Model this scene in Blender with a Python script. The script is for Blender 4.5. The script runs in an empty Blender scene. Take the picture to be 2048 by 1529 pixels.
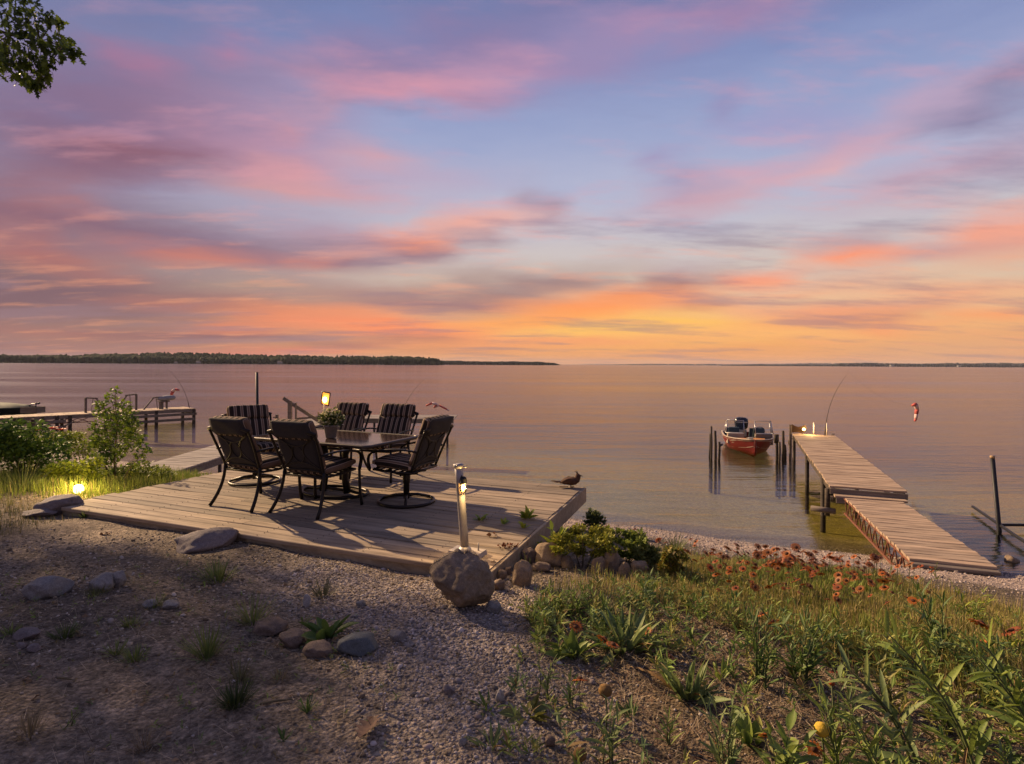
import bpy, math, random
import numpy as np
from mathutils import Vector, Matrix

random.seed(7)
rng = np.random.default_rng(11)
SC = bpy.context.scene
COL = SC.collection
R = math.radians
F = 1150.0            # focal length in photo pixels (2048 wide)
CZ = 3.3              # eye height above the lake

# ---------------------------------------------------------------- camera
cd = bpy.data.cameras.new('camera')
cam = bpy.data.objects.new('camera', cd)
COL.objects.link(cam)
cam.location = (0, 0, CZ)
ROLL = -0.31
cam.rotation_euler = (R(90), R(ROLL), 0)
cd.sensor_width = 36
cd.lens = 36 * F / 2048
cd.shift_y = -35.8 / 2048
cd.clip_end = 30000
SC.camera = cam

# ---------------------------------------------------------------- exposure
SC.view_settings.view_transform = 'Standard'
SC.view_settings.look = 'None'
SC.view_settings.gamma = 1
SC.view_settings.exposure = 0.65
SC.view_settings.use_curve_mapping = False
SC.cycles.use_denoising = True
SC.cycles.max_bounces = 5
SC.cycles.transparent_max_bounces = 12
SC.cycles.sample_clamp_indirect = 4.0

# ---------------------------------------------------------------- sun
SUN_AZ, SUN_EL = -53.0, 27.0       # azimuth from +Y (negative = left), elevation
sl = bpy.data.lights.new('sun', 'SUN')
sl.energy = 5.0
sl.angle = R(0.6)
sl.color = (1.0, 0.69, 0.40)
sun = bpy.data.objects.new('sun', sl)
COL.objects.link(sun)
SDIR = Vector((math.sin(R(SUN_AZ)) * math.cos(R(SUN_EL)), math.cos(R(SUN_AZ)) * math.cos(R(SUN_EL)), math.sin(R(SUN_EL))))
sun.rotation_euler = SDIR.to_track_quat('Z', 'Y').to_euler()


def lin(c):
    return tuple(((x / 255) / 12.92 if x / 255 <= 0.04045 else ((x / 255 + 0.055) / 1.055) ** 2.4) for x in c[:3])


# ---------------------------------------------------------------- sky
def build_sky():
    w = bpy.data.worlds.new('World')
    SC.world = w
    w.use_nodes = True
    nt = w.node_tree
    N, L = nt.nodes, nt.links
    N.clear()

    def link(src, dst):
        if isinstance(src, (int, float)):
            dst.default_value = src
        elif isinstance(src, tuple):
            dst.default_value = src if len(src) == len(dst.default_value) else src + (1,)
        else:
            L.new(src, dst)

    def m(op, a, b=None, c=None, clamp=False):
        n = N.new('ShaderNodeMath'); n.operation = op; n.use_clamp = clamp
        link(a, n.inputs[0])
        if b is not None: link(b, n.inputs[1])
        if c is not None: link(c, n.inputs[2])
        return n.outputs[0]

    def vm(op, a, b):
        n = N.new('ShaderNodeVectorMath'); n.operation = op
        link(a, n.inputs[0]); link(b, n.inputs[1])
        return n.outputs['Value' if op == 'DOT_PRODUCT' else 'Vector']

    def comb(x, y, z):
        n = N.new('ShaderNodeCombineXYZ')
        link(x, n.inputs[0]); link(y, n.inputs[1]); link(z, n.inputs[2])
        return n.outputs[0]

    def noise(vec, scale, detail=4, rough=0.5, dist=0.0):
        n = N.new('ShaderNodeTexNoise')
        link(vec, n.inputs['Vector'])
        n.inputs['Scale'].default_value = scale
        n.inputs['Detail'].default_value = detail
        n.inputs['Roughness'].default_value = rough
        n.inputs['Distortion'].default_value = dist
        return n

    def mix(f, a, b):
        n = N.new('ShaderNodeMix'); n.data_type = 'RGBA'
        link(f, n.inputs[0]); link(a, n.inputs[6]); link(b, n.inputs[7])
        return n.outputs[2]

    def smooth(x, lo, hi):
        n = N.new('ShaderNodeMapRange'); n.interpolation_type = 'SMOOTHSTEP'
        link(x, n.inputs[0]); n.inputs[1].default_value = lo; n.inputs[2].default_value = hi
        return n.outputs[0]

    tc = N.new('ShaderNodeTexCoord')
    sp = N.new('ShaderNodeSeparateXYZ'); L.new(tc.outputs['Generated'], sp.inputs[0])
    x, y, z = sp.outputs
    az = m('ARCTAN2', x, y)
    el = m('ARCSINE', z)
    # cloud texture on a flat layer overhead, streaked across the view, bends the tone bands below
    den = m('ADD', m('MAXIMUM', z, 0.0), 0.10)
    a = R(-12)
    pv = N.new('ShaderNodeMapping'); pv.inputs['Rotation'].default_value = (0, 0, a); pv.inputs['Scale'].default_value = (0.40, 1.0, 1)
    L.new(comb(m('DIVIDE', x, den), m('DIVIDE', y, den), 0.0), pv.inputs[0])
    n1 = noise(pv.outputs[0], 1.5, 6, 0.60)
    n2 = noise(pv.outputs[0], 3.4, 5, 0.62)
    wv = noise(comb(m('MULTIPLY', az, 2.4), m('MULTIPLY', el, 9.0), 0.0), 1.9, 5, 0.60)
    wsep = N.new('ShaderNodeSeparateColor'); L.new(wv.outputs['Color'], wsep.inputs[0])
    nsep = N.new('ShaderNodeSeparateColor'); L.new(n1.outputs['Color'], nsep.inputs[0])
    azw = m('MULTIPLY_ADD', m('SUBTRACT', m('ADD', wsep.outputs[0], nsep.outputs[0]), 1.0), 0.13, az)
    amp = m('MULTIPLY_ADD', m('MAXIMUM', el, 0.0), 0.17, 0.013)
    elw = m('MULTIPLY_ADD', m('SUBTRACT', m('ADD', wsep.outputs[1], nsep.outputs[1]), 1.0), amp, el)
    fac = m('SQRT', m('DIVIDE', m('MAXIMUM', elw, 0.0), EL_MAX))
    col = None
    for i, (a0, stops) in enumerate(SKY_COLS):
        rp = N.new('ShaderNodeValToRGB'); L.new(fac, rp.inputs[0])
        er = rp.color_ramp
        while len(er.elements) < len(stops): er.elements.new(0.5)
        for e, (p, c) in zip(er.elements, stops):
            e.position = p; e.color = tuple(c) + (1,)
        if col is None:
            col = rp.outputs[0]
        else:
            f = smooth(azw, SKY_COLS[i - 1][0], a0)
            f.node.interpolation_type = 'LINEAR'
            col = mix(f, col, rp.outputs[0])
    # broken wisps: lit ones peach low down and pink higher up, thin shaded ones mauve
    hi = smooth(el, R(4), R(20))
    lit = m('MULTIPLY', smooth(n2.outputs[0], 0.50, 0.70), 0.34)
    col = mix(lit, col, mix(hi, lin((252, 168, 120)), lin((222, 158, 172))))
    shd = m('MULTIPLY', smooth(nsep.outputs[2], 0.49, 0.66), 0.52)
    col = mix(shd, col, mix(hi, lin((150, 122, 132)), lin((124, 122, 158))))
    bg = N.new('ShaderNodeBackground'); link(col, bg.inputs[0]); bg.inputs[1].default_value = 0.66
    out = N.new('ShaderNodeOutputWorld'); L.new(bg.outputs[0], out.inputs[0])
    w.cycles.sampling_method = 'MANUAL'
    w.cycles.sample_map_resolution = 512


# centre x, centre y, half length, half width, tilt, colour, strength
STREAKS = [
    (250, 250, 400, 140, 8, (160, 124, 158), .80), (60, 390, 200, 70, 10, (186, 122, 132), .75),
    (880, 90, 300, 45, 12, (150, 128, 170), .75), (1100, 115, 260, 55, 5, (146, 136, 176), .7),
    (340, 132, 170, 20, 15, (200, 134, 162), .8), (500, 290, 190, 70, 8, (192, 150, 174), .75),
    (820, 165, 240, 36, 5, (206, 148, 168), .95), (590, 240, 90, 22, 28, (206, 152, 166), .7), (1000, 150, 90, 22, 4, (196, 142, 168), .6),
    (250, 305, 190, 46, 5, (164, 112, 128), .85), (640, 335, 170, 20, 10, (222, 158, 160), .95), (600, 385, 160, 16, 3, (224, 162, 156), .9),
    (760, 370, 200, 40, 4, (190, 160, 182), .6), (110, 435, 70, 46, 50, (232, 138, 112), .95), (0, 458, 140, 20, 0, (222, 132, 114), .85),
    (400, 400, 200, 30, 0, (178, 172, 196), .6), (520, 440, 260, 26, 2, (180, 178, 200), .7),
    (400, 492, 480, 46, -2, (160, 126, 146), .95), (690, 470, 160, 30, -6, (176, 142, 160), .7),
    (340, 508, 140, 12, 4, (224, 140, 122), .85), (450, 506, 90, 12, 0, (222, 142, 122), .8), (105, 526, 150, 18, -3, (218, 132, 116), .9), (640, 526, 80, 9, 2, (224, 140, 118), .75),
    (860, 464, 150, 20, 12, (250, 154, 116), 1.0), (830, 506, 190, 16, 12, (168, 128, 138), .9),
    (1000, 442, 120, 20, -3, (228, 176, 168), .8), (1072, 412, 55, 26, -20, (164, 136, 152), .8),
    (150, 590, 560, 66, 0, (150, 116, 126), .85), (210, 565, 110, 12, 0, (204, 134, 122), .8), (360, 582, 90, 9, 0, (206, 164, 132), .5), (560, 572, 130, 10, 3, (200, 176, 152), .45),
    (850, 606, 240, 26, -3, (176, 130, 130), .95), (1050, 574, 180, 26, 8, (166, 132, 134), .9), (960, 552, 70, 16, 10, (170, 136, 138), .6),
    (760, 652, 260, 28, -4, (250, 144, 98), 1.0), (540, 652, 200, 13, 5, (246, 148, 108), .95), (330, 622, 90, 9, 0, (226, 140, 116), .7), (60, 660, 180, 9, -3, (206, 134, 116), .7),
    (430, 676, 250, 14, 1, (160, 116, 122), .9), (740, 688, 170, 9, 4, (172, 120, 116), .85), (200, 706, 330, 14, 0, (186, 124, 120), .7), (560, 705, 200, 8, 3, (238, 128, 100), .8), (880, 698, 120, 7, 0, (196, 124, 104), .6),
    (1330, 42, 230, 34, 8, (166, 136, 172), .9), (1480, 14, 160, 20, 5, (156, 130, 168), .8),
    (1430, 205, 70, 14, -25, (148, 144, 184), .8), (1550, 235, 180, 16, -3, (160, 154, 194), .7), (1310, 312, 55, 14, -10, (162, 150, 186), .8), (1390, 342, 75, 17, 0, (164, 150, 180), .85),
    (1750, 248, 260, 26, 18, (196, 160, 182), .85), (2000, 172, 170, 30, 15, (142, 126, 160), .9),
    (1500, 352, 240, 26, 12, (206, 168, 182), .85), (1420, 388, 130, 12, 2, (196, 158, 172), .7), (1920, 326, 260, 36, 10, (194, 160, 176), .85), (1640, 330, 160, 12, 10, (222, 172, 176), .8),
    (2000, 440, 130, 13, 4, (240, 172, 150), .95), (1990, 384, 110, 10, 12, (226, 174, 164), .85),
    (1690, 468, 120, 16, 6, (184, 154, 160), .9), (1340, 522, 100, 15, -8, (184, 158, 160), .85), (1890, 482, 240, 13, 8, (186, 148, 152), .8),
    (1620, 526, 330, 14, 9, (250, 154, 118), 1.0), (1900, 500, 200, 14, 6, (226, 150, 130), .9), (1980, 520, 130, 14, 4, (230, 170, 140), .7),
    (1330, 566, 120, 18, 8, (180, 132, 128), .95), (1200, 604, 200, 26, 4, (253, 152, 92), 1.0), (1520, 590, 240, 14, 3, (246, 164, 122), .8),
    (1270, 652, 280, 34, 0, (255, 194, 98), 1.0), (1370, 612, 80, 11, 3, (206, 142, 108), .85), (1080, 640, 140, 16, 4, (255, 160, 88), .85),
    (1750, 606, 280, 17, 3, (240, 158, 120), .9), (1740, 632, 160, 9, 3, (204, 136, 112), .9), (1860, 614, 60, 7, -4, (196, 140, 118), .7), (1880, 640, 260, 9, 6, (248, 158, 104), .9), (1560, 648, 160, 14, 3, (250, 164, 104), .7),
    (1420, 664, 200, 8, 1, (252, 186, 110), .8), (1150, 680, 260, 9, 2, (246, 158, 106), .85), (1900, 690, 260, 30, 0, (222, 166, 124), .7),
]
EL_MAX = R(46)
SKY_BASE = [(727, (230, 156, 102)), (690, (242, 166, 98)), (640, (242, 188, 134)), (570, (214, 194, 174)), (490, (200, 192, 196)),
            (390, (178, 181, 206)), (260, (152, 163, 200)), (110, (126, 139, 184)), (0, (114, 125, 170)), (-500, (112, 121, 162))]


def sky_columns():
    """tones of the sunset sky, one elevation ramp per azimuth, from the base tones and the cloud streaks"""
    L_ = lambda c: np.array(lin(c))
    cols = []
    be = np.array([math.atan((727 - p) / F) for p, _ in SKY_BASE]); bc = np.array([L_(c) for _, c in SKY_BASE])
    fr = np.linspace(0, 1, 32)
    els = fr ** 2 * EL_MAX
    azs = [-180, -110, -75, -58] + list(np.arange(-48, 48.1, 2.7)) + [58, 75, 110, 180]

    def ss(x, lo, hi):
        t = np.clip((x - lo) / (hi - lo), 0, 1); return t * t * (3 - 2 * t)
    for azd in azs:
        az = R(azd)
        c = np.stack([np.interp(els, be, bc[:, k]) for k in range(3)], -1)
        dg = abs(az - R(16))
        w = ss(dg, R(14), R(75)) * (1 - ss(els, R(3), R(26))) * .85
        c = c * (1 - w[:, None]) + L_((156, 124, 134)) * w[:, None]
        for (cx, cy, ln, wd, ang, cc, s) in STREAKS:
            a0 = math.atan((cx - 1024) / F); e0 = math.atan((727 - cy) / F * math.cos(a0)); k = math.cos(a0)
            l2, w2 = ln / F * k * k * 1.08, wd / F * k * .92
            ca, sa = math.cos(R(ang)), math.sin(R(ang))
            p = ((az - a0) * ca + (els - e0) * sa) / l2; q = (-(az - a0) * sa + (els - e0) * ca) / w2
            f = ss(np.exp(-.8 * (p * p + q * q)), .05, 1.0) * s
            cc = tuple(q * (.93 if sum(cc) < 450 else 1.0) for q in cc)      # shaded streaks a touch deeper
            c = c * (1 - f[:, None]) + L_(cc) * f[:, None]
        d = ss(dg, R(26), R(58)) * .70
        c = c * (1 - d + d * L_((205, 203, 214)))
        cols.append((az, list(zip(fr.tolist(), c.tolist()))))
    return cols


SKY_COLS = sky_columns()
build_sky()


# ---------------------------------------------------------------- mesh helpers
def mesh_obj(name, V, Fc, mat=None, parent=None, col=None, smooth=False):
    me = bpy.data.meshes.new(name)
    V = np.asarray(V, dtype=np.float32).reshape(-1, 3)
    if isinstance(Fc, np.ndarray):
        k = Fc.shape[1]
        me.vertices.add(len(V)); me.vertices.foreach_set('co', V.ravel())
        me.loops.add(Fc.size); me.loops.foreach_set('vertex_index', Fc.astype(np.int32).ravel())
        me.polygons.add(len(Fc)); me.polygons.foreach_set('loop_start', np.arange(0, Fc.size, k, dtype=np.int32))
        me.update(calc_edges=True)
    else:
        me.from_pydata(V.tolist(), [], [tuple(f) for f in Fc])
        me.update()
    if smooth:
        me.polygons.foreach_set('use_smooth', np.ones(len(me.polygons), dtype=bool))
    if col is not None:
        at = me.color_attributes.new('Col', 'FLOAT_COLOR', 'POINT')
        c = np.ones((len(V), 4), dtype=np.float32); c[:, :3] = col
        at.data.foreach_set('color', c.ravel())
    if mat is not None:
        me.materials.append(mat)
    o = bpy.data.objects.new(name, me)
    COL.objects.link(o)
    if parent is not None:
        o.parent = parent
    return o


class MB:
    def __init__(s):
        s.v = []; s.f = []

    def add(s, V, Fc):
        b = len(s.v)
        s.v += [tuple(p) for p in V]
        s.f += [tuple(i + b for i in f) for f in Fc]
        return s

    def box(s, c, d, rot=None, taper=1.0):
        V = []
        for zz in (-.5, .5):
            t = taper if zz > 0 else 1
            for (a, b) in ((-.5, -.5), (.5, -.5), (.5, .5), (-.5, .5)):
                V.append(Vector((a * d[0] * t, b * d[1] * t, zz * d[2])))
        if rot is not None:
            V = [rot @ p for p in V]
        c = Vector(c)
        return s.add([p + c for p in V], [(3, 2, 1, 0), (4, 5, 6, 7), (0, 1, 5, 4), (1, 2, 6, 5), (2, 3, 7, 6), (3, 0, 4, 7)])

    def bar(s, p0, p1, w, h, up=(0, 0, 1), ch=0.12):
        """rectangular bar with chamfered edges from p0 to p1; h is measured along up"""
        p0, p1 = Vector(p0), Vector(p1)
        d = (p1 - p0).normalized()
        upv = Vector(up)
        if abs(d.dot(upv)) > 0.98: upv = Vector((0, 1, 0))
        sx = d.cross(upv).normalized(); sz = sx.cross(d)
        c = min(w, h) * ch
        prof = [(-w / 2 + c, -h / 2), (w / 2 - c, -h / 2), (w / 2, -h / 2 + c), (w / 2, h / 2 - c), (w / 2 - c, h / 2), (-w / 2 + c, h / 2), (-w / 2, h / 2 - c), (-w / 2, -h / 2 + c)]
        V = [p0 + sx * a + sz * b for a, b in prof] + [p1 + sx * a + sz * b for a, b in prof]
        n = 8
        Fc = [tuple(range(n))[::1], tuple(range(2 * n - 1, n - 1, -1))]
        for i in range(n):
            j = (i + 1) % n
            Fc.append((i, i + n, j + n, j))
        return s.add(V, Fc)

    def tube(s, pts, r, n=8, closed=False, flat=None):
        """swept tube; r scalar or list; flat=(a,b) scales the profile across / along the up axis"""
        pts = [Vector(p) for p in pts]
        m = len(pts)
        rr = r if hasattr(r, '__len__') else [r] * m
        fa, fb = flat or (1, 1)
        V, Fc = [], []
        nx = None
        for i, p in enumerate(pts):
            if closed:
                d = (pts[(i + 1) % m] - pts[i - 1]).normalized()
            else:
                d = (pts[min(i + 1, m - 1)] - pts[max(i - 1, 0)]).normalized()
            if nx is None:
                ref = Vector((0, 0, 1)) if abs(d.z) < 0.9 else Vector((1, 0, 0))
                nx = d.cross(ref).normalized()
            else:
                nx = (nx - d * nx.dot(d)).normalized()
            ny = nx.cross(d).normalized()
            for k in range(n):
                a = 2 * math.pi * k / n
                V.append(p + nx * math.cos(a) * rr[i] * fa + ny * math.sin(a) * rr[i] * fb)
        for i in range(m if closed else m - 1):
            j = (i + 1) % m
            for k in range(n):
                l = (k + 1) % n
                Fc.append((i * n + k, i * n + l, j * n + l, j * n + k))
        if not closed:
            Fc.append(tuple(range(n))[::-1]); Fc.append(tuple((m - 1) * n + k for k in range(n)))
        return s.add(V, Fc)

    def lathe(s, prof, n=16, c=(0, 0, 0)):
        c = Vector(c); V = []; Fc = []
        for r, z in prof:
            for k in range(n):
                a = 2 * math.pi * k / n
                V.append(c + Vector((r * math.cos(a), r * math.sin(a), z)))
        for i in range(len(prof) - 1):
            for k in range(n):
                l = (k + 1) % n
                Fc.append((i * n + k, i * n + l, (i + 1) * n + l, (i + 1) * n + k))
        Fc.append(tuple(range(n))[::-1]); Fc.append(tuple((len(prof) - 1) * n + k for k in range(n)))
        return s.add(V, Fc)

    def loft(s, rings, closed=True, cap=True):
        n = len(rings[0]); V = [p for r in rings for p in r]; Fc = []
        for i in range(len(rings) - 1):
            for k in range(n if closed else n - 1):
                l = (k + 1) % n
                Fc.append((i * n + k, i * n + l, (i + 1) * n + l, (i + 1) * n + k))
        if cap:
            Fc.append(tuple(range(n))[::-1]); Fc.append(tuple((len(rings) - 1) * n + k for k in range(n)))
        return s.add(V, Fc)

    def build(s, name, mat, parent=None, smooth=False):
        return mesh_obj(name, s.v, s.f, mat, parent, smooth=smooth)


def icosphere(sub):
    t = (1 + 5 ** .5) / 2
    V = [Vector(p).normalized() for p in [(-1, t, 0), (1, t, 0), (-1, -t, 0), (1, -t, 0), (0, -1, t), (0, 1, t), (0, -1, -t), (0, 1, -t), (t, 0, -1), (t, 0, 1), (-t, 0, -1), (-t, 0, 1)]]
    Fc = [(0, 11, 5), (0, 5, 1), (0, 1, 7), (0, 7, 10), (0, 10, 11), (1, 5, 9), (5, 11, 4), (11, 10, 2), (10, 7, 6), (7, 1, 8), (3, 9, 4), (3, 4, 2), (3, 2, 6), (3, 6, 8), (3, 8, 9), (4, 9, 5), (2, 4, 11), (6, 2, 10), (8, 6, 7), (9, 8, 1)]
    for _ in range(sub):
        cache = {}; nf = []

        def mid(a, b):
            k = (min(a, b), max(a, b))
            if k not in cache:
                V.append(((V[a] + V[b]) / 2).normalized()); cache[k] = len(V) - 1
            return cache[k]
        for a, b, c in Fc:
            ab, bc, ca = mid(a, b), mid(b, c), mid(c, a)
            nf += [(a, ab, ca), (b, bc, ab), (c, ca, bc), (ab, bc, ca)]
        Fc = nf
    return np.array([tuple(p) for p in V]), np.array(Fc)


def rot_np(yaw, pitch, roll):
    """(m,) angles -> (m,3,3) matrices, Rz(yaw) @ Rx(pitch) @ Ry(roll)"""
    cy, sy, cp, sp_, cr, sr = np.cos(yaw), np.sin(yaw), np.cos(pitch), np.sin(pitch), np.cos(roll), np.sin(roll)
    o, z = np.ones_like(yaw), np.zeros_like(yaw)
    Rz = np.stack([np.stack([cy, -sy, z], -1), np.stack([sy, cy, z], -1), np.stack([z, z, o], -1)], -2)
    Rx = np.stack([np.stack([o, z, z], -1), np.stack([z, cp, -sp_], -1), np.stack([z, sp_, cp], -1)], -2)
    Ry = np.stack([np.stack([cr, z, sr], -1), np.stack([z, o, z], -1), np.stack([-sr, z, cr], -1)], -2)
    return Rz @ Rx @ Ry


def scatter(name, tv, tf, pos, rot, scl, cols, mat, parent=None, smooth=False):
    """many small copies of one template joined into one mesh"""
    m, n = len(pos), len(tv)
    V = np.einsum('mij,mnj->mni', rot, tv[None] * scl[:, None, :]) + pos[:, None, :]
    Fc = (tf[None] + (np.arange(m) * n)[:, None, None]).reshape(-1, tf.shape[1])
    return mesh_obj(name, V.reshape(-1, 3), Fc, mat, parent, col=np.repeat(cols, n, axis=0), smooth=smooth)


def thing(name, label, cat, loc=(0, 0, 0), rz=0.0, group=None):
    o = bpy.data.objects.new(name, None)
    o.empty_display_size = 0.1
    COL.objects.link(o)
    o.location = loc; o.rotation_euler = (0, 0, rz)
    return tag(o, label, cat, group)


def tag(o, label, cat, group=None, kind=None):
    if label: o['label'] = label
    if cat: o['category'] = cat
    if group: o['group'] = group
    if kind: o['kind'] = kind
    return o


def copy_tree(o, parent=None):
    c = o.copy(); COL.objects.link(c)
    c.parent = parent
    for ch in list(o.children):
        copy_tree(ch, c)
    return c


# ---------------------------------------------------------------- materials
MATS = {}


def newmat(name):
    m = bpy.data.materials.new(name); m.use_nodes = True
    nt = m.node_tree
    return m, nt, nt.nodes['Principled BSDF'], nt.nodes['Material Output']


def nz(nt, vec, scale, detail=4, rough=0.55, dist=0):
    n = nt.nodes.new('ShaderNodeTexNoise')
    if vec is not None: nt.links.new(vec, n.inputs['Vector'])
    n.inputs['Scale'].default_value = scale; n.inputs['Detail'].default_value = detail
    n.inputs['Roughness'].default_value = rough; n.inputs['Distortion'].default_value = dist
    return n


def ramp(nt, fac, stops):
    r = nt.nodes.new('ShaderNodeValToRGB')
    nt.links.new(fac, r.inputs[0])
    e = r.color_ramp.elements
    while len(e) < len(stops): e.new(0.5)
    for el, (p, c) in zip(e, stops):
        el.position = p; el.color = tuple(c[:3]) + (1,)
    return r.outputs[0]


def bump(nt, h, strength, dist, bs):
    b = nt.nodes.new('ShaderNodeBump')
    b.inputs['Strength'].default_value = strength; b.inputs['Distance'].default_value = dist
    nt.links.new(h, b.inputs['Height'])
    nt.links.new(b.outputs[0], bs.inputs['Normal'])
    return b


def mixc(nt, f, a, b, mode='MIX'):
    n = nt.nodes.new('ShaderNodeMix'); n.data_type = 'RGBA'; n.blend_type = mode
    for s, d in ((f, n.inputs[0]), (a, n.inputs[6]), (b, n.inputs[7])):
        if isinstance(s, (int, float)): d.default_value = s
        elif isinstance(s, tuple): d.default_value = tuple(s[:3]) + (1,)
        else: nt.links.new(s, d)
    return n.outputs[2]


def mth(nt, op, a, b=None):
    n = nt.nodes.new('ShaderNodeMath'); n.operation = op
    for s, d in ((a, n.inputs[0]), (b, n.inputs[1])):
        if s is None: continue
        if isinstance(s, (int, float)): d.default_value = s
        else: nt.links.new(s, d)
    return n.outputs[0]


def objvec(nt, scale=(1, 1, 1), rand=True):
    tc = nt.nodes.new('ShaderNodeTexCoord')
    mp = nt.nodes.new('ShaderNodeMapping'); mp.inputs['Scale'].default_value = scale
    if rand:
        oi = nt.nodes.new('ShaderNodeObjectInfo')
        cb = nt.nodes.new('ShaderNodeCombineXYZ')
        nt.links.new(mth(nt, 'MULTIPLY', oi.outputs['Random'], 37.0), cb.inputs[0])
        nt.links.new(mth(nt, 'MULTIPLY', oi.outputs['Random'], 91.0), cb.inputs[1])
        nt.links.new(cb.outputs[0], mp.inputs['Location'])
    nt.links.new(tc.outputs['Object'], mp.inputs['Vector'])
    return mp.outputs[0]


def plain(name, c, rough=0.6, metal=0.0, var=0.18, scale=14, bumps=0.15, spec=0.4):
    """a painted / metal / plastic surface with mild mottling"""
    m, nt, bs, _ = newmat(name)
    v = objvec(nt)
    n = nz(nt, v, scale, 5)
    nt.links.new(ramp(nt, n.outputs[0], [(0.3, tuple(x * (1 - var) for x in c)), (0.7, tuple(min(1, x * (1 + var)) for x in c))]), bs.inputs['Base Color'])
    bs.inputs['Metallic'].default_value = metal
    bs.inputs['Specular IOR Level'].default_value = spec
    rr = nt.nodes.new('ShaderNodeMapRange'); rr.inputs[3].default_value = max(0.05, rough - 0.1); rr.inputs[4].default_value = min(1, rough + 0.12)
    nt.links.new(n.outputs[0], rr.inputs[0]); nt.links.new(rr.outputs[0], bs.inputs['Roughness'])
    if bumps: bump(nt, n.outputs[0], bumps, 0.004, bs)
    return m


def wood(name, dark, light, rand=0.25, grain=1.0):
    """weathered plank; grain runs along the object's local X"""
    m, nt, bs, _ = newmat(name)
    v = objvec(nt, (0.7, 14, 14))
    g = nz(nt, v, 1.6 * grain, 8, 0.65, 0.6)
    v2 = objvec(nt, (1.3, 3.0, 3.0))
    b = nz(nt, v2, 1.2, 5, 0.6)
    v3 = objvec(nt, (2.0, 6.5, 6.5))
    k = nz(nt, v3, 1.1, 2, 0.4)
    base = ramp(nt, g.outputs[0], [(0.32, dark), (0.52, tuple((a + c) / 2 for a, c in zip(dark, light))), (0.75, light)])
    blot = ramp(nt, b.outputs[0], [(0.3, (.62, .6, .58)), (0.6, (1, 1, 1))])
    c1 = mixc(nt, 0.8, base, blot, 'MULTIPLY')
    knot = ramp(nt, k.outputs[0], [(0.72, (1, 1, 1)), (0.78, (.38, .33, .28))])
    c1 = mixc(nt, 0.9, c1, knot, 'MULTIPLY')
    oi = nt.nodes.new('ShaderNodeObjectInfo')
    tint = ramp(nt, oi.outputs['Random'], [(0, (1 - rand, 1 - rand * .95, 1 - rand * .9)), (1, (1.0 + rand * .5, 1.0 + rand * .42, 1.0 + rand * .3))])
    c1 = mixc(nt, 1.0, c1, tint, 'MULTIPLY')
    nt.links.new(c1, bs.inputs['Base Color'])
    bs.inputs['Roughness'].default_value = 0.78
    bs.inputs['Specular IOR Level'].default_value = 0.25
    bump(nt, g.outputs[0], 0.5, 0.004, bs)
    return m


def vcol_mat(name, rough=0.7, transl=0.0, noisev=0.0, spec=0.3, scale=40):
    """colour comes from each leaf's / stone's own vertex colour"""
    m, nt, bs, out = newmat(name)
    at = nt.nodes.new('ShaderNodeVertexColor'); at.layer_name = 'Col'
    c = at.outputs[0]
    if noisev:
        tc = nt.nodes.new('ShaderNodeTexCoord')
        n = nz(nt, tc.outputs['Object'], scale, 4)
        c = mixc(nt, noisev, c, ramp(nt, n.outputs[0], [(0.3, (.45, .45, .45)), (0.7, (1.3, 1.3, 1.3))]), 'MULTIPLY')
    nt.links.new(c, bs.inputs['Base Color'])
    bs.inputs['Roughness'].default_value = rough
    bs.inputs['Specular IOR Level'].default_value = spec
    if transl:
        t = nt.nodes.new('ShaderNodeBsdfTranslucent'); nt.links.new(c, t.inputs[0])
        mx = nt.nodes.new('ShaderNodeMixShader'); mx.inputs[0].default_value = transl
        nt.links.new(bs.outputs[0], mx.inputs[1]); nt.links.new(t.outputs[0], mx.inputs[2])
        nt.links.new(mx.outputs[0], out.inputs[0])
    return m


def leafmat(name, c, var=0.3, transl=0.3):
    m, nt, bs, out = newmat(name)
    oi = nt.nodes.new('ShaderNodeObjectInfo')
    v = objvec(nt, (1, 1, 1))
    n = nz(nt, v, 25, 3)
    cc = ramp(nt, n.outputs[0], [(0.3, tuple(x * (1 - var) for x in c)), (0.75, tuple(x * (1 + var) for x in c))])
    cc = mixc(nt, 1.0, cc, ramp(nt, oi.outputs['Random'], [(0, (.7, .75, .7)), (1, (1.3, 1.15, .9))]), 'MULTIPLY')
    nt.links.new(cc, bs.inputs['Base Color'])
    bs.inputs['Roughness'].default_value = 0.55
    bs.inputs['Specular IOR Level'].default_value = 0.35
    t = nt.nodes.new('ShaderNodeBsdfTranslucent'); nt.links.new(cc, t.inputs[0])
    mx = nt.nodes.new('ShaderNodeMixShader'); mx.inputs[0].default_value = transl
    nt.links.new(bs.outputs[0], mx.inputs[1]); nt.links.new(t.outputs[0], mx.inputs[2])
    nt.links.new(mx.outputs[0], out.inputs[0])
    return m


def emit(name, c, strength):
    m, nt, bs, out = newmat(name)
    bs.inputs['Base Color'].default_value = tuple(c) + (1,)
    bs.inputs['Emission Color'].default_value = tuple(c) + (1,)
    bs.inputs['Emission Strength'].default_value = strength
    return m


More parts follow.
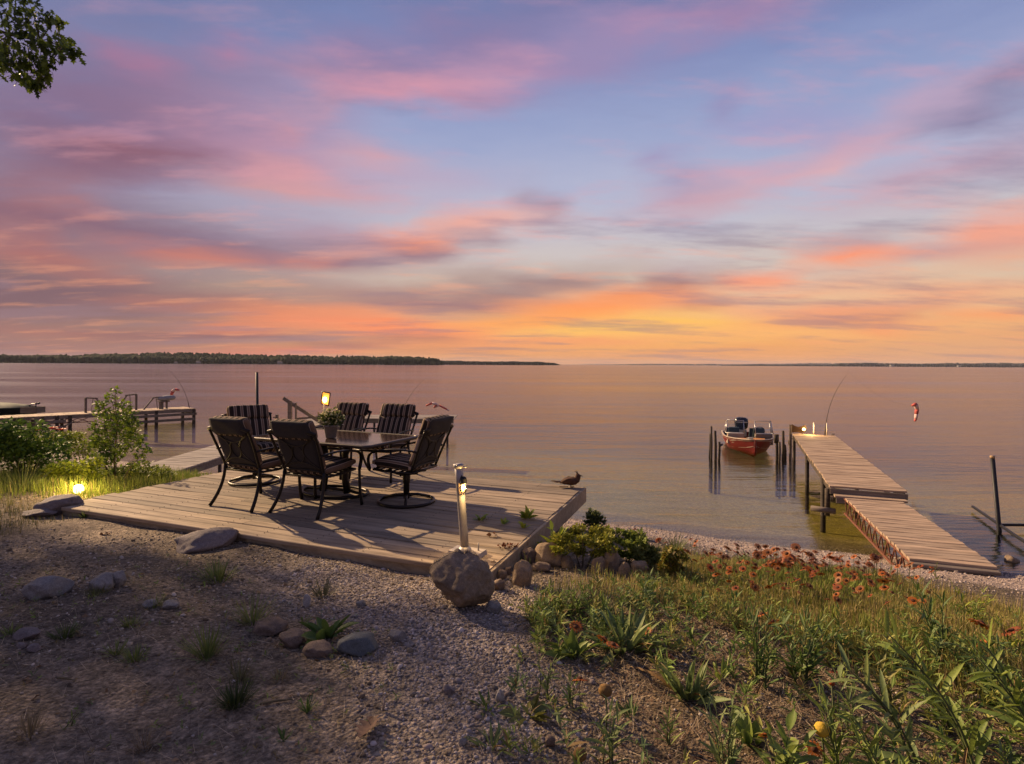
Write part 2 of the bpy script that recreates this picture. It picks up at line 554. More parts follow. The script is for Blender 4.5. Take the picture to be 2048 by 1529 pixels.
def glass(name, tint=(.8, .85, .85), rough=0.02, refl=None):
    """thin pane: part clear, part mirror by Fresnel"""
    m, nt, bs, out = newmat(name)
    tr = nt.nodes.new('ShaderNodeBsdfTransparent'); tr.inputs[0].default_value = tuple(tint) + (1,)
    gl = nt.nodes.new('ShaderNodeBsdfGlossy'); gl.inputs['Roughness'].default_value = rough
    fr = nt.nodes.new('ShaderNodeFresnel'); fr.inputs[0].default_value = 1.5
    mx = nt.nodes.new('ShaderNodeMixShader')
    nt.links.new(fr.outputs[0], mx.inputs[0]); nt.links.new(tr.outputs[0], mx.inputs[1]); nt.links.new(gl.outputs[0], mx.inputs[2])
    nt.links.new(mx.outputs[0], out.inputs[0])
    return m


# ---------------------------------------------------------------- terrain
PROF_S = np.array([-8000, -400, -60, -25, -10, -4, 0, 1.2, 2.7, 4.4, 6.2, 7.6, 9.5, 11.7, 40, 8000])
PROF_Z = np.array([-6.0, -6, -4.2, -2.6, -1.25, -.55, 0, .30, .70, 1.08, 1.40, 1.56, 1.66, 1.70, 2.4, 4.0])


def shore_s(x, y):
    return (12.9 - 0.47 * x - y) / 1.105


def gz(x, y, fine=True):
    x = np.asarray(x, float); y = np.asarray(y, float)
    s = shore_s(x, y)
    if fine:
        s = s + 0.10 * np.sin(x * 0.9 + 1.0) + 0.06 * np.sin(x * 2.3 + y * .6)
    z = np.interp(s, PROF_S, PROF_Z)
    if fine:
        w = np.clip((s + 1) / 3, 0.25, 1) * (np.abs(x) < 60)
        z = z + w * (0.018 * np.sin(x * 2.1 + 0.7 * y) * np.cos(y * 1.7 - .4 * x) + 0.010 * np.sin(x * 5.3 - 2.2 * y + 1) + 0.008 * np.sin(4.1 * y + 3.2 * x))
        # the ground is dug level along the near edge of the deck
        t = (x + 5.27) * .376 + (y - 6.59) * .927
        cap = 1.585 - .02 * np.clip(t, 0, 1) + np.clip(-t - .06, 0, 2) * .35
        z = np.where((x > -6.5) & (x < 1.6) & (t < 3), np.minimum(z, cap), z)
    return z


def ray(px, py):
    """unit-depth ray through a photo pixel, with the camera's small roll undone"""
    a = R(-ROLL)
    dx, dy = px - 1024, py - 764.5
    dx, dy = dx * math.cos(a) + dy * math.sin(a), -dx * math.sin(a) + dy * math.cos(a)
    return dx / F, -(dy + 35.8) / F


def at_z(px, py, z):
    u, v = ray(px, py)
    d = (z - CZ) / v
    return Vector((u * d, d, z))


def at_d(px, py, d):
    u, v = ray(px, py)
    return Vector((u * d, d, CZ + v * d))


def gp(px, py):
    """point of the ground seen at a photo pixel"""
    u, v = ray(px, py)
    d = np.arange(1.2, 60, 0.02)
    zz = gz(u * d, d)
    i = int(np.argmax(CZ + v * d <= zz))
    return Vector((u * d[i], d[i], float(zz[i])))
# ================================================================ ground, lake and far shores
def smooth01(t):
    t = np.clip(t, 0, 1); return t * t * (3 - 2 * t)


def fbm(x, y, seed=0):
    r = np.random.default_rng(seed); o = np.zeros_like(np.asarray(x, float)); a = 1.0; f = 0.6
    for i in range(5):
        for k in range(3):
            th = r.uniform(0, 6.28); ph = r.uniform(0, 6.28)
            o = o + a * np.sin(f * (x * math.cos(th) + y * math.sin(th)) + ph) / 3
        a *= 0.6; f *= 2.1
    return o


def in_poly(x, y, poly):
    inside = np.zeros(np.shape(x), bool)
    n = len(poly)
    for i in range(n):
        x0, y0 = poly[i][0], poly[i][1]; x1, y1 = poly[(i + 1) % n][0], poly[(i + 1) % n][1]
        c = ((y0 > y) != (y1 > y)) & (x < (x1 - x0) * (y - y0) / (y1 - y0 + 1e-12) + x0)
        inside ^= c
    return inside


BANK = [gp(*p) for p in [(1070, 1200), (1180, 1184), (1316, 1174), (1316, 1122), (1340, 1120), (1450, 1130), (1560, 1137), (1680, 1152), (1780, 1172), (1850, 1192), (1950, 1218), (2048, 1248), (2300, 1310), (2300, 1440), (2000, 1410), (1800, 1340), (1620, 1300), (1480, 1240), (1300, 1195)]]
GRAVEL_PATH = [gp(*p) for p in [(500, 1105), (900, 1150), (1100, 1185), (1090, 1280), (1180, 1400), (1150, 1600), (760, 1600), (830, 1440), (760, 1320), (700, 1240), (560, 1160)]]
MULCH = [gp(*p) for p in [(1100, 1240), (1300, 1180), (1480, 1240), (1640, 1300), (1900, 1360), (2300, 1400), (2300, 1640), (1150, 1640), (1180, 1400)]]


def axis(fine0, fine1, step, lo, hi):
    a = list(np.arange(fine0, fine1, step))
    s, v = step, a[-1]
    while v < hi:
        s *= 1.35; v += s; a.append(min(v, hi))
    s, v = step, a[0]
    while v > lo:
        s *= 1.35; v -= s; a.insert(0, max(v, lo))
    return np.array(a)


def soft_poly(X, Y, poly, w=0.35):
    acc = np.zeros(np.shape(X)); n = 0
    for i in range(8):
        a = i / 8 * 2 * math.pi
        acc += in_poly(X + w * math.cos(a), Y + w * math.sin(a), poly); n += 1
    return acc / n


def ground_zone(X, Y):
    """base colour of the bare ground and lake bed"""
    s = shore_s(X, Y)
    n = fbm(X * 2.2, Y * 2.2, 3)
    dirt = np.array((.195, .162, .122)); gravel = np.array((.38, .33, .28)); beach = np.array((.42, .35, .30)); mulch = np.array((.19, .145, .095))
    olive = np.array((.33, .29, .085)); deep = np.array((.115, .105, .055))
    n2 = fbm(X * .9 + 3, Y * .9, 13)
    c = dirt * (1 + 0.28 * n[..., None]) * (1 + .30 * n2[..., None]) + np.array((.06, .05, .035)) * np.clip(n2, 0, 1)[..., None]
    g = soft_poly(X, Y, GRAVEL_PATH, .3)[..., None]
    c = c * (1 - g) + gravel * g
    mu = soft_poly(X, Y, MULCH, .3)[..., None]
    c = c * (1 - mu) + mulch * (1 + .25 * n[..., None]) * mu
    b = smooth01((4.6 - s + 0.5 * n) / 1.2)[..., None]
    c = c * (1 - b) + beach * b
    # the strip below the deck's left side is pale gravel too
    wet = (smooth01((0.35 - s) / 0.5) * (s > -1.5))[..., None]
    c = c * (1 - .45 * wet)
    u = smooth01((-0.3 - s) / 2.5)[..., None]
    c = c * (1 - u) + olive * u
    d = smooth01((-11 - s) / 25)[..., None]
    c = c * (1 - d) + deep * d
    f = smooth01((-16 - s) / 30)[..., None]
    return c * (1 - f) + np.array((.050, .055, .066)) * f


def build_ground():
    xs = axis(-13, 11, 0.075, -9000, 9000); ys = axis(0.4, 15.0, 0.075, -300, 14000)
    X, Y = np.meshgrid(xs, ys)
    Z = gz(X, Y)
    V = np.stack([X, Y, Z], -1).reshape(-1, 3)
    nx, ny = len(xs), len(ys)
    i = np.arange((ny - 1) * (nx - 1)); r, c = i // (nx - 1), i % (nx - 1); b = r * nx + c
    Fc = np.stack([b, b + 1, b + 1 + nx, b + nx], -1)
    m, nt, bs, out = newmat('ground')
    at = nt.nodes.new('ShaderNodeVertexColor'); at.layer_name = 'Col'
    tc = nt.nodes.new('ShaderNodeTexCoord'); v = tc.outputs['Object']
    n1 = nz(nt, v, 6, 6, 0.65); n2 = nz(nt, v, 45, 4, 0.6)
    vo = nt.nodes.new('ShaderNodeTexVoronoi'); vo.inputs['Scale'].default_value = 55; nt.links.new(v, vo.inputs['Vector'])
    c1 = mixc(nt, 1.0, at.outputs[0], ramp(nt, n1.outputs[0], [(.25, (.55, .55, .55)), (.75, (1.35, 1.3, 1.25))]), 'MULTIPLY')
    c1 = mixc(nt, .9, c1, ramp(nt, n2.outputs[0], [(.3, (.6, .6, .6)), (.7, (1.3, 1.3, 1.3))]), 'MULTIPLY')
    n3 = nz(nt, v, 19, 5, .7, .8)
    c1 = mixc(nt, .9, c1, ramp(nt, n3.outputs[0], [(.34, (.42, .40, .38)), (.52, (1, 1, 1)), (.70, (1.7, 1.65, 1.6))]), 'MULTIPLY')
    sepv = nt.nodes.new('ShaderNodeSeparateColor'); nt.links.new(vo.outputs['Color'], sepv.inputs[0])
    c1 = mixc(nt, .75, c1, ramp(nt, sepv.outputs[0], [(0, (.55, .53, .52)), (1, (1.45, 1.42, 1.4))]), 'MULTIPLY')
    nt.links.new(c1, bs.inputs['Base Color'])
    bs.inputs['Roughness'].default_value = .92; bs.inputs['Specular IOR Level'].default_value = .2
    h = mth(nt, 'SUBTRACT', mth(nt, 'ADD', mth(nt, 'MULTIPLY', n2.outputs[0], .6), mth(nt, 'MULTIPLY', n3.outputs[0], 1.6)), vo.outputs['Distance'])
    bump(nt, h, 1.0, .016, bs)
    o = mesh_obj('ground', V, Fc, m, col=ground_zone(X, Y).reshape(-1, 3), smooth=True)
    o['kind'] = 'structure'


build_ground()


def build_lake():
    m, nt, bs, out = newmat('lake_water')
    nt.nodes.remove(bs)
    tc = nt.nodes.new('ShaderNodeTexCoord')

    def vec(sx, sy, rz=0):
        mp = nt.nodes.new('ShaderNodeMapping'); mp.inputs['Scale'].default_value = (sx, sy, 1); mp.inputs['Rotation'].default_value = (0, 0, rz)
        nt.links.new(tc.outputs['Object'], mp.inputs[0]); return mp.outputs[0]
    a = nz(nt, vec(.55, 2.6, R(10)), 1.0, 4, .55, .3)
    b = nz(nt, vec(.09, .42, R(4)), 1.0, 5, .6, .5)
    c = nz(nt, vec(2.4, 9.0, R(12)), 1.0, 3, .5)
    h = mth(nt, 'ADD', mth(nt, 'MULTIPLY', a.outputs[0], .024), mth(nt, 'ADD', mth(nt, 'MULTIPLY', b.outputs[0], .10), mth(nt, 'MULTIPLY', c.outputs[0], .003)))
    bp = nt.nodes.new('ShaderNodeBump'); bp.inputs['Strength'].default_value = 1.0; bp.inputs['Distance'].default_value = 1.0
    nt.links.new(h, bp.inputs['Height'])
    # patches where the breeze roughens the surface
    rough = nt.nodes.new('ShaderNodeMapRange'); rough.inputs[1].default_value = .35; rough.inputs[2].default_value = .65
    rough.inputs[3].default_value = .05; rough.inputs[4].default_value = .16
    pn = nz(nt, vec(.012, .07, R(5)), 1.0, 4, .6, .6)
    nt.links.new(pn.outputs[0], rough.inputs[0])
    st = nt.nodes.new('ShaderNodeMapRange'); st.inputs[1].default_value = .38; st.inputs[2].default_value = .62; st.inputs[3].default_value = .45; st.inputs[4].default_value = 1.35
    nt.links.new(pn.outputs[0], st.inputs[0]); nt.links.new(st.outputs[0], bp.inputs['Distance'])
    gl = nt.nodes.new('ShaderNodeBsdfGlossy'); gl.inputs[0].default_value = (.66, .67, .77, 1)
    nt.links.new(rough.outputs[0], gl.inputs['Roughness']); nt.links.new(bp.outputs[0], gl.inputs['Normal'])
    tr = nt.nodes.new('ShaderNodeBsdfTransparent'); tr.inputs[0].default_value = (.78, .78, .58, 1)
    # mirror share grows toward grazing angles, alike from above and from below
    ge = nt.nodes.new('ShaderNodeNewGeometry')
    dp = nt.nodes.new('ShaderNodeVectorMath'); dp.operation = 'DOT_PRODUCT'
    nt.links.new(ge.outputs['Incoming'], dp.inputs[0]); nt.links.new(bp.outputs[0], dp.inputs[1])
    k = mth(nt, 'POWER', mth(nt, 'SUBTRACT', 1.0, mth(nt, 'MINIMUM', mth(nt, 'ABSOLUTE', dp.outputs['Value']), 1.0)), 5.0)
    fac = mth(nt, 'ADD', mth(nt, 'MULTIPLY', k, .97), .03)
    mx = nt.nodes.new('ShaderNodeMixShader')
    nt.links.new(fac, mx.inputs[0]); nt.links.new(tr.outputs[0], mx.inputs[1]); nt.links.new(gl.outputs[0], mx.inputs[2])
    nt.links.new(mx.outputs[0], out.inputs[0])
    o = mesh_obj('lake', [(-9000, -200, 0), (9000, -200, 0), (9000, 13500, 0), (-9000, 13500, 0)], [(0, 1, 2, 3)], m)
    o['kind'] = 'structure'


build_lake()

M_FOREST = vcol_mat('forest_foliage', .9, 0, 0, .1)
ICO_V, ICO_F = icosphere(0)
ICO1_V, ICO1_F = icosphere(1)
_j = np.random.default_rng(5)
ICO1_R = ICO1_V * (1 + _j.uniform(-.22, .22, (len(ICO1_V), 1)))


def far_land(name, prof, depth, c_ground, c_tree, ntree, tree_h, label):
    """prof: (px, top py, distance). A low wooded landform with its tree crowns"""
    px = np.array([p[0] for p in prof], float); py = np.array([p[1] for p in prof], float); dd = np.array([p[2] for p in prof], float)
    n = 240
    P = np.linspace(px[0], px[-1], n); T = np.interp(P, px, py); D = np.interp(P, px, dd)
    rows = []
    for t in (0, .08, .5, 1.0):
        row = []
        for p, q, d in zip(P, T, D):
            u, v = ray(p, q)
            hz = max(.5, (CZ + v * d) - tree_h * .75)
            dist = d + t * depth
            row.append((u * dist, dist, {0: -1, .08: min(2, hz), .5: hz, 1.0: -1}[t]))
        rows.append(row)
    V = [p for r in rows for p in r]; Fc = []
    for i in range(3):
        for k in range(n - 1):
            Fc.append((i * n + k, i * n + k + 1, (i + 1) * n + k + 1, (i + 1) * n + k))
    g = mesh_obj(name, V, Fc, plain(name, c_ground, .95, var=.3, scale=.02, bumps=0), smooth=True)
    g['kind'] = 'structure'
    k = rng.uniform(0, 1, ntree); t = np.where(rng.uniform(0, 1, ntree) < .45, rng.uniform(0.0, .1, ntree), rng.uniform(.1, .52, ntree))
    pp = px[0] + k * (px[-1] - px[0]); tt = np.interp(pp, px, py); d0 = np.interp(pp, px, dd)
    u = np.array([ray(a, b) for a, b in zip(pp, tt)])
    top = CZ + u[:, 1] * d0
    hz = np.maximum(.5, top - tree_h * .75)
    gzv = np.where(t < .08, np.interp(t, [0, .08], [0, 1]) * np.minimum(2, hz), np.minimum(2, hz) + (hz - np.minimum(2, hz)) * np.clip((t - .08) / .42, 0, 1))
    hh = np.minimum(tree_h, np.maximum(1.5, top + 1 - gzv)) * rng.uniform(.6, 1.05, ntree)
    dist = d0 + t * depth
    pos = np.stack([u[:, 0] * dist, dist, gzv + hh * .5], -1)
    hh = hh * (1 + .28 * fbm(pp * .05, pp * 0, 71)); con = rng.uniform(0, 1, ntree) < .12; hh = np.where(con, hh * 1.25, hh)
    scl = np.stack([hh * np.where(con, .16, rng.uniform(.30, .55, ntree)), hh * np.where(con, .16, .4), hh * .55], -1)
    cols = np.array(c_tree)[None] * rng.uniform(.5, 1.5, (ntree, 1)) * np.stack([rng.uniform(.8, 1.25, ntree), np.ones(ntree), rng.uniform(.8, 1.1, ntree)], -1)
    o = scatter(name + '_woods', ICO1_R, ICO1_F, pos, rot_np(rng.uniform(0, 6.28, ntree), rng.uniform(-.2, .2, ntree), rng.uniform(-.2, .2, ntree)), scl, cols, M_FOREST)
    tag(o, label, 'woods', kind='stuff')


far_land('headland', [(-420, 714, 1250), (0, 711, 1350), (100, 712, 1380), (200, 709, 1400), (300, 706, 1420), (360, 703, 1440), (420, 705, 1460), (500, 709, 1480), (600, 710, 1500), (750, 713, 1520), (850, 716, 1560), (872, 719, 1580), (884, 723, 1600)], 260,
         (.035, .045, .025), (.022, .034, .014), 5200, 15, 'dark green wooded headland along the far left shore of the lake')
far_land('headland_point', [(860, 722, 2050), (960, 724, 2150), (1040, 724.5, 2250), (1080, 725, 2300), (1108, 727, 2330), (1120, 730, 2340)], 200,
         (.035, .045, .035), (.026, .034, .024), 1300, 10, 'low dark wooded point tapering off into the lake at mid horizon')
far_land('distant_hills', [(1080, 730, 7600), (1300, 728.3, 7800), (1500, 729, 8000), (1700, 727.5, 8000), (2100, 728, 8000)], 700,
         (.10, .09, .11), (.085, .08, .10), 2200, 30, 'hazy low hills on the horizon under the yellow glow')  # pale mauve of distant haze is put into the hill and tree colours
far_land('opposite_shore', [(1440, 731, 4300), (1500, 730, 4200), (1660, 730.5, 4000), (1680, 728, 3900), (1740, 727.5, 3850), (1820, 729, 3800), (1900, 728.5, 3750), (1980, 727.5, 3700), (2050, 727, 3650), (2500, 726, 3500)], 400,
         (.05, .055, .065), (.034, .042, .046), 3600, 20, 'blue grey wooded shore across the lake on the right')  # blue fading of distance is put into the land and tree colours

# a few pale cottages showing on the shores across the lake
M_COTTAGE = plain('cottage_wall', (.26, .25, .24), .8, scale=1, bumps=0)
M_COTROOF = plain('cottage_roof', (.12, .10, .10), .9, scale=1, bumps=0)


def cottage(px, d, w, label):
    u, v = ray(px, 730)
    t = thing('cottage', label, 'cottage', (u * d, d, 1.2), 0, 'cottages on the far shores')
    MB().box((0, 0, w * .22), (w, w * .7, w * .44)).build('wall', M_COTTAGE, t)
    r = MB(); a = w * .56; b = w * .4; z0 = w * .44 + .02
    r.add([(-a, -b, z0), (a, -b, z0), (a, b, z0), (-a, b, z0), (-a, 0, z0 + w * .26), (a, 0, z0 + w * .26)], [(0, 1, 5, 4), (2, 3, 4, 5), (0, 4, 3), (1, 2, 5), (3, 2, 1, 0)])
    r.build('roof', M_COTROOF, t)


cottage(560, 1450, 10, 'tiny white cottage at the foot of the dark headland, right of the tall dock pole')
cottage(397, 1425, 9, 'tiny pale cottage at the foot of the headland, above the neighbouring dock end')
cottage(352, 1420, 6, 'smallest pale cottage on the headland, nearest the left fishing rod')
cottage(1784, 3780, 22, 'tiny white cottage on the far right shore, left of the hanging windsock')
cottage(1918, 3690, 18, 'tiny white cottage on the far right shore near the right edge')

# ================================================================ deck
DN_R = at_z(975, 1143, 1.66); DN_L = at_z(104, 1012, 1.66); DF_R = at_z(1168, 974, 1.66)
DV = Vector((.40, .9165, 0)); DL = 3.42
DF_L = DN_L + DV * DL
DU = (DN_R - DN_L).normalized()
M_DECK = wood('weathered_deck_board', (.20, .155, .11), (.51, .405, .29), .34)
M_FASCIA = wood('deck_fascia_board', (.26, .20, .13), (.48, .39, .27), .15)
M_DOCKW = wood('pale_dock_board', (.30, .21, .14), (.60, .46, .33), .22)
M_DOCKG = wood('grey_dock_board', (.22, .19, .165), (.42, .37, .33), .2)
M_POSTW = wood('dark_wet_timber', (.035, .028, .022), (.13, .10, .075), .3)
M_RAILW = wood('grey_rail_timber', (.13, .105, .085), (.30, .25, .21), .2)


def plank_mesh(l, w, h, seed):
    r = random.Random(seed)
    nseg = 6; rings = []
    c = .006
    prof = [(-w / 2, -h), (w / 2, -h), (w / 2, -c), (w / 2 - c, 0), (-w / 2 + c, 0), (-w / 2, -c)]
    ph = r.uniform(0, 6.28)
    for i in range(nseg + 1):
        x = -l / 2 + l * i / nseg
        dz = .0035 * math.sin(ph + i * 1.3) + r.uniform(-.001, .001); dy = .002 * math.sin(ph * 2 + i * .9)
        rings.append([(x, y + dy, z + dz) for y, z in prof])
    mb = MB(); mb.loft([[Vector(p) for p in q] for q in rings])
    return mb


def add_plank(parent, a, b, w, h, mat, seed, name='plank', inv=None):
    """plank whose top centre line runs from a to b (given in the parent's frame)"""
    a, b = Vector(a), Vector(b)
    l = (b - a).length
    o = plank_mesh(l, w, h, seed).build(name, mat, parent)
    o.location = (a + b) / 2
    d = (b - a).normalized()
    o.rotation_mode = 'QUATERNION'
    y = Vector((0, 0, 1)).cross(d).normalized(); z = d.cross(y)
    o.rotation_quaternion = Matrix((d, y, z)).transposed().to_quaternion()
    return o


def build_deck():
    deck = thing('deck', 'low weathered wooden plank deck overlooking the lake', 'deck', (DN_R.x, DN_R.y, 0))
    o = Vector((DN_R.x, DN_R.y, 0))
    n = 24
    for i in range(n):
        t = (i + .5) / n
        a = DN_L.lerp(DF_L, t) - o; b = DN_R.lerp(DF_R, t) - o
        # board ends are not perfectly trimmed
        a = a - DU * random.uniform(-.02, .03) + DU * .0; b = b + DU * random.uniform(-.004, .006)
        wl = ((DF_L - DN_L).length + (DF_R - DN_R).length) / 2 / n
        a.z += random.uniform(-.003, .003); b.z += random.uniform(-.003, .003)
        if i % 5 == 2:
            k = random.uniform(.3, .7); mid = a.lerp(b, k)
            add_plank(deck, a, mid - DU * .003, wl - .008, .036, M_DECK, i)
            add_plank(deck, mid + DU * .003, b, wl - .008, .036, M_DECK, i + 100)
        else:
            add_plank(deck, a, b, wl - .008, .036, M_DECK, i)
    # rim boards under the plank ends on the right side, two lengths with a joint
    rd = (DF_R - DN_R).normalized(); side = Vector((rd.y, -rd.x, 0))
    L_ = (DF_R - DN_R).length

    def rim(t0, t1, z0, z1, off, name='fascia_board'):
        p0 = DN_R + rd * (L_ * t0) + side * off - o; p1 = DN_R + rd * (L_ * t1) + side * off - o
        mb = MB().bar((p0.x, p0.y, 0), (p1.x, p1.y, 0), .036, z1 - z0)
        ob = mb.build(name, M_FASCIA, deck); ob.location.z = (z0 + z1) / 2
    rim(-.004, .555, 1.662 - .21, 1.652, .014); rim(.558, 1.004, 1.66 - .205, 1.650, .012)
    # front rim, mostly hidden in the ground, and back rim
    for (A, B, nm) in ((DN_L, DN_R, 'rim_joist'), (DF_L, DF_R, 'rim_joist')):
        dd = (B - A).normalized(); inn = Vector((-dd.y, dd.x, 0)) * (.05 if A is DN_L else -.05)
        p0 = A + inn + dd * .05 - o; p1 = B + inn - dd * .06 - o
        ob = MB().bar((p0.x, p0.y, 0), (p1.x, p1.y, 0), .04, .15).build(nm, M_FASCIA, deck); ob.location.z = 1.66 - .115
    # joists
    for k in range(1, 9):
        t = k / 9
        p0 = DN_L.lerp(DN_R, t) + DV * .09 - o; p1 = DF_L.lerp(DF_R, t) - DV * .09 - o
        ob = MB().bar((p0.x, p0.y, 0), (p1.x, p1.y, 0), .04, .14).build('joist', M_POSTW, deck); ob.location.z = 1.66 - .115
    nails = MB()
    for i in range(n):
        for k in range(1, 9):
            for e in (-.28, .28):
                q = DN_L.lerp(DN_R, k / 9).lerp(DF_L.lerp(DF_R, k / 9), (i + .5 + e) / n) - o
                nails.lathe([(.0035, 1.6585), (.0035, 1.6655), (.002, 1.666)], 6, (q.x + random.uniform(-.01, .01), q.y, 0))
    nb = nails.build('nail_heads', plain('rusted_nail', (.05, .04, .035), .6, .5), deck); nb['kind'] = 'stuff'
    # support posts under the lake side
    for t in (.06, .5, .93):
        p = DF_L.lerp(DF_R, t) - DV * .22
        zg = float(gz(p.x, p.y)) - .1
        MB().bar((p.x - o.x, p.y - o.y, zg), (p.x - o.x, p.y - o.y, 1.66 - .19), .1, .1).build('post', M_FASCIA, deck)
    return deck


DECK = build_deck()
# ================================================================ patio furniture
M_FRAME = plain('dark_bronze_metal', (.022, .018, .016), .42, .6, .2, 30, .05)
M_TOPFR = plain('table_edge_metal', (.060, .048, .040), .45, .5, .2, 20, .05)
M_RATTAN = plain('cushion_back_and_shade', (.030, .026, .026), .95, 0, .25, 60, .4)  # real cushion backing, and the dark pad standing for shade behind the head


def stripe_mat():
    m, nt, bs, _ = newmat('striped_cushion_fabric')
    tc = nt.nodes.new('ShaderNodeTexCoord')
    sx = nt.nodes.new('ShaderNodeSeparateXYZ'); nt.links.new(tc.outputs['Object'], sx.inputs[0])
    t = mth(nt, 'FRACT', mth(nt, 'ADD', mth(nt, 'MULTIPLY', sx.outputs[0], 11.5), 20.5))
    c = ramp(nt, t, [(0, (.028, .020, .016)), (.40, (.028, .020, .016)), (.42, (.40, .30, .22)), (.47, (.40, .30, .22)), (.49, (.15, .098, .066)), (.74, (.15, .098, .066)), (.76, (.46, .36, .27)), (.81, (.46, .36, .27)), (.83, (.028, .020, .016))])
    n = nz(nt, tc.outputs['Object'], 260, 2)
    c = mixc(nt, .6, c, ramp(nt, n.outputs[0], [(.3, (.6, .6, .6)), (.7, (1.3, 1.3, 1.3))]), 'MULTIPLY')
    nt.links.new(c, bs.inputs['Base Color'])
    bs.inputs['Roughness'].default_value = .95; bs.inputs['Specular IOR Level'].default_value = .15
    bump(nt, n.outputs[0], .4, .002, bs)
    return m


M_STRIPE = stripe_mat()


def pad(w, d, h, nx=11, ny=11, puff=.5, edge=.035):
    """soft rectangular cushion centred on the origin, thickness along z"""
    mb = MB(); V = []; Fc = []
    xs = np.linspace(-1, 1, nx); ys = np.linspace(-1, 1, ny)

    def surf(sgn):
        out = []
        for yv in ys:
            for xv in xs:
                e = max(0.0, (1 - abs(xv) ** 5)) * max(0.0, (1 - abs(yv) ** 5))
                z = sgn * h * .5 * (.30 + .70 * e ** puff) + .004 * math.sin(xv * 5 + yv * 3)
                rx = 1 - .05 * abs(yv) ** 6; ry = 1 - .05 * abs(xv) ** 6
                out.append(Vector((xv * w / 2 * rx, yv * d / 2 * ry, z)))
        return out
    T = surf(1); B = surf(-1)
    V = T + B; n = nx * ny
    for j in range(ny - 1):
        for i in range(nx - 1):
            a = j * nx + i
            Fc.append((a, a + 1, a + 1 + nx, a + nx)); Fc.append((n + a, n + a + nx, n + a + nx + 1, n + a + 1))
    ring = [i for i in range(nx)] + [j * nx + nx - 1 for j in range(1, ny)] + [(ny - 1) * nx + i for i in range(nx - 2, -1, -1)] + [j * nx for j in range(ny - 2, 0, -1)]
    for k in range(len(ring)):
        a, b = ring[k], ring[(k + 1) % len(ring)]
        Fc.append((a, n + a, n + b, b))
    return mb.add(V, Fc)


def arc(p0, p1, bulge, n=10):
    p0, p1, b = Vector(p0), Vector(p1), Vector(bulge)
    return [p0.lerp(p1, t) + b * (4 * t * (1 - t)) for t in np.linspace(0, 1, n)]


def bez(p0, p1, p2, p3, n=12):
    p0, p1, p2, p3 = map(Vector, (p0, p1, p2, p3))
    return [p0 * (1 - t) ** 3 + p1 * 3 * t * (1 - t) ** 2 + p2 * 3 * t * t * (1 - t) + p3 * t ** 3 for t in np.linspace(0, 1, n)]


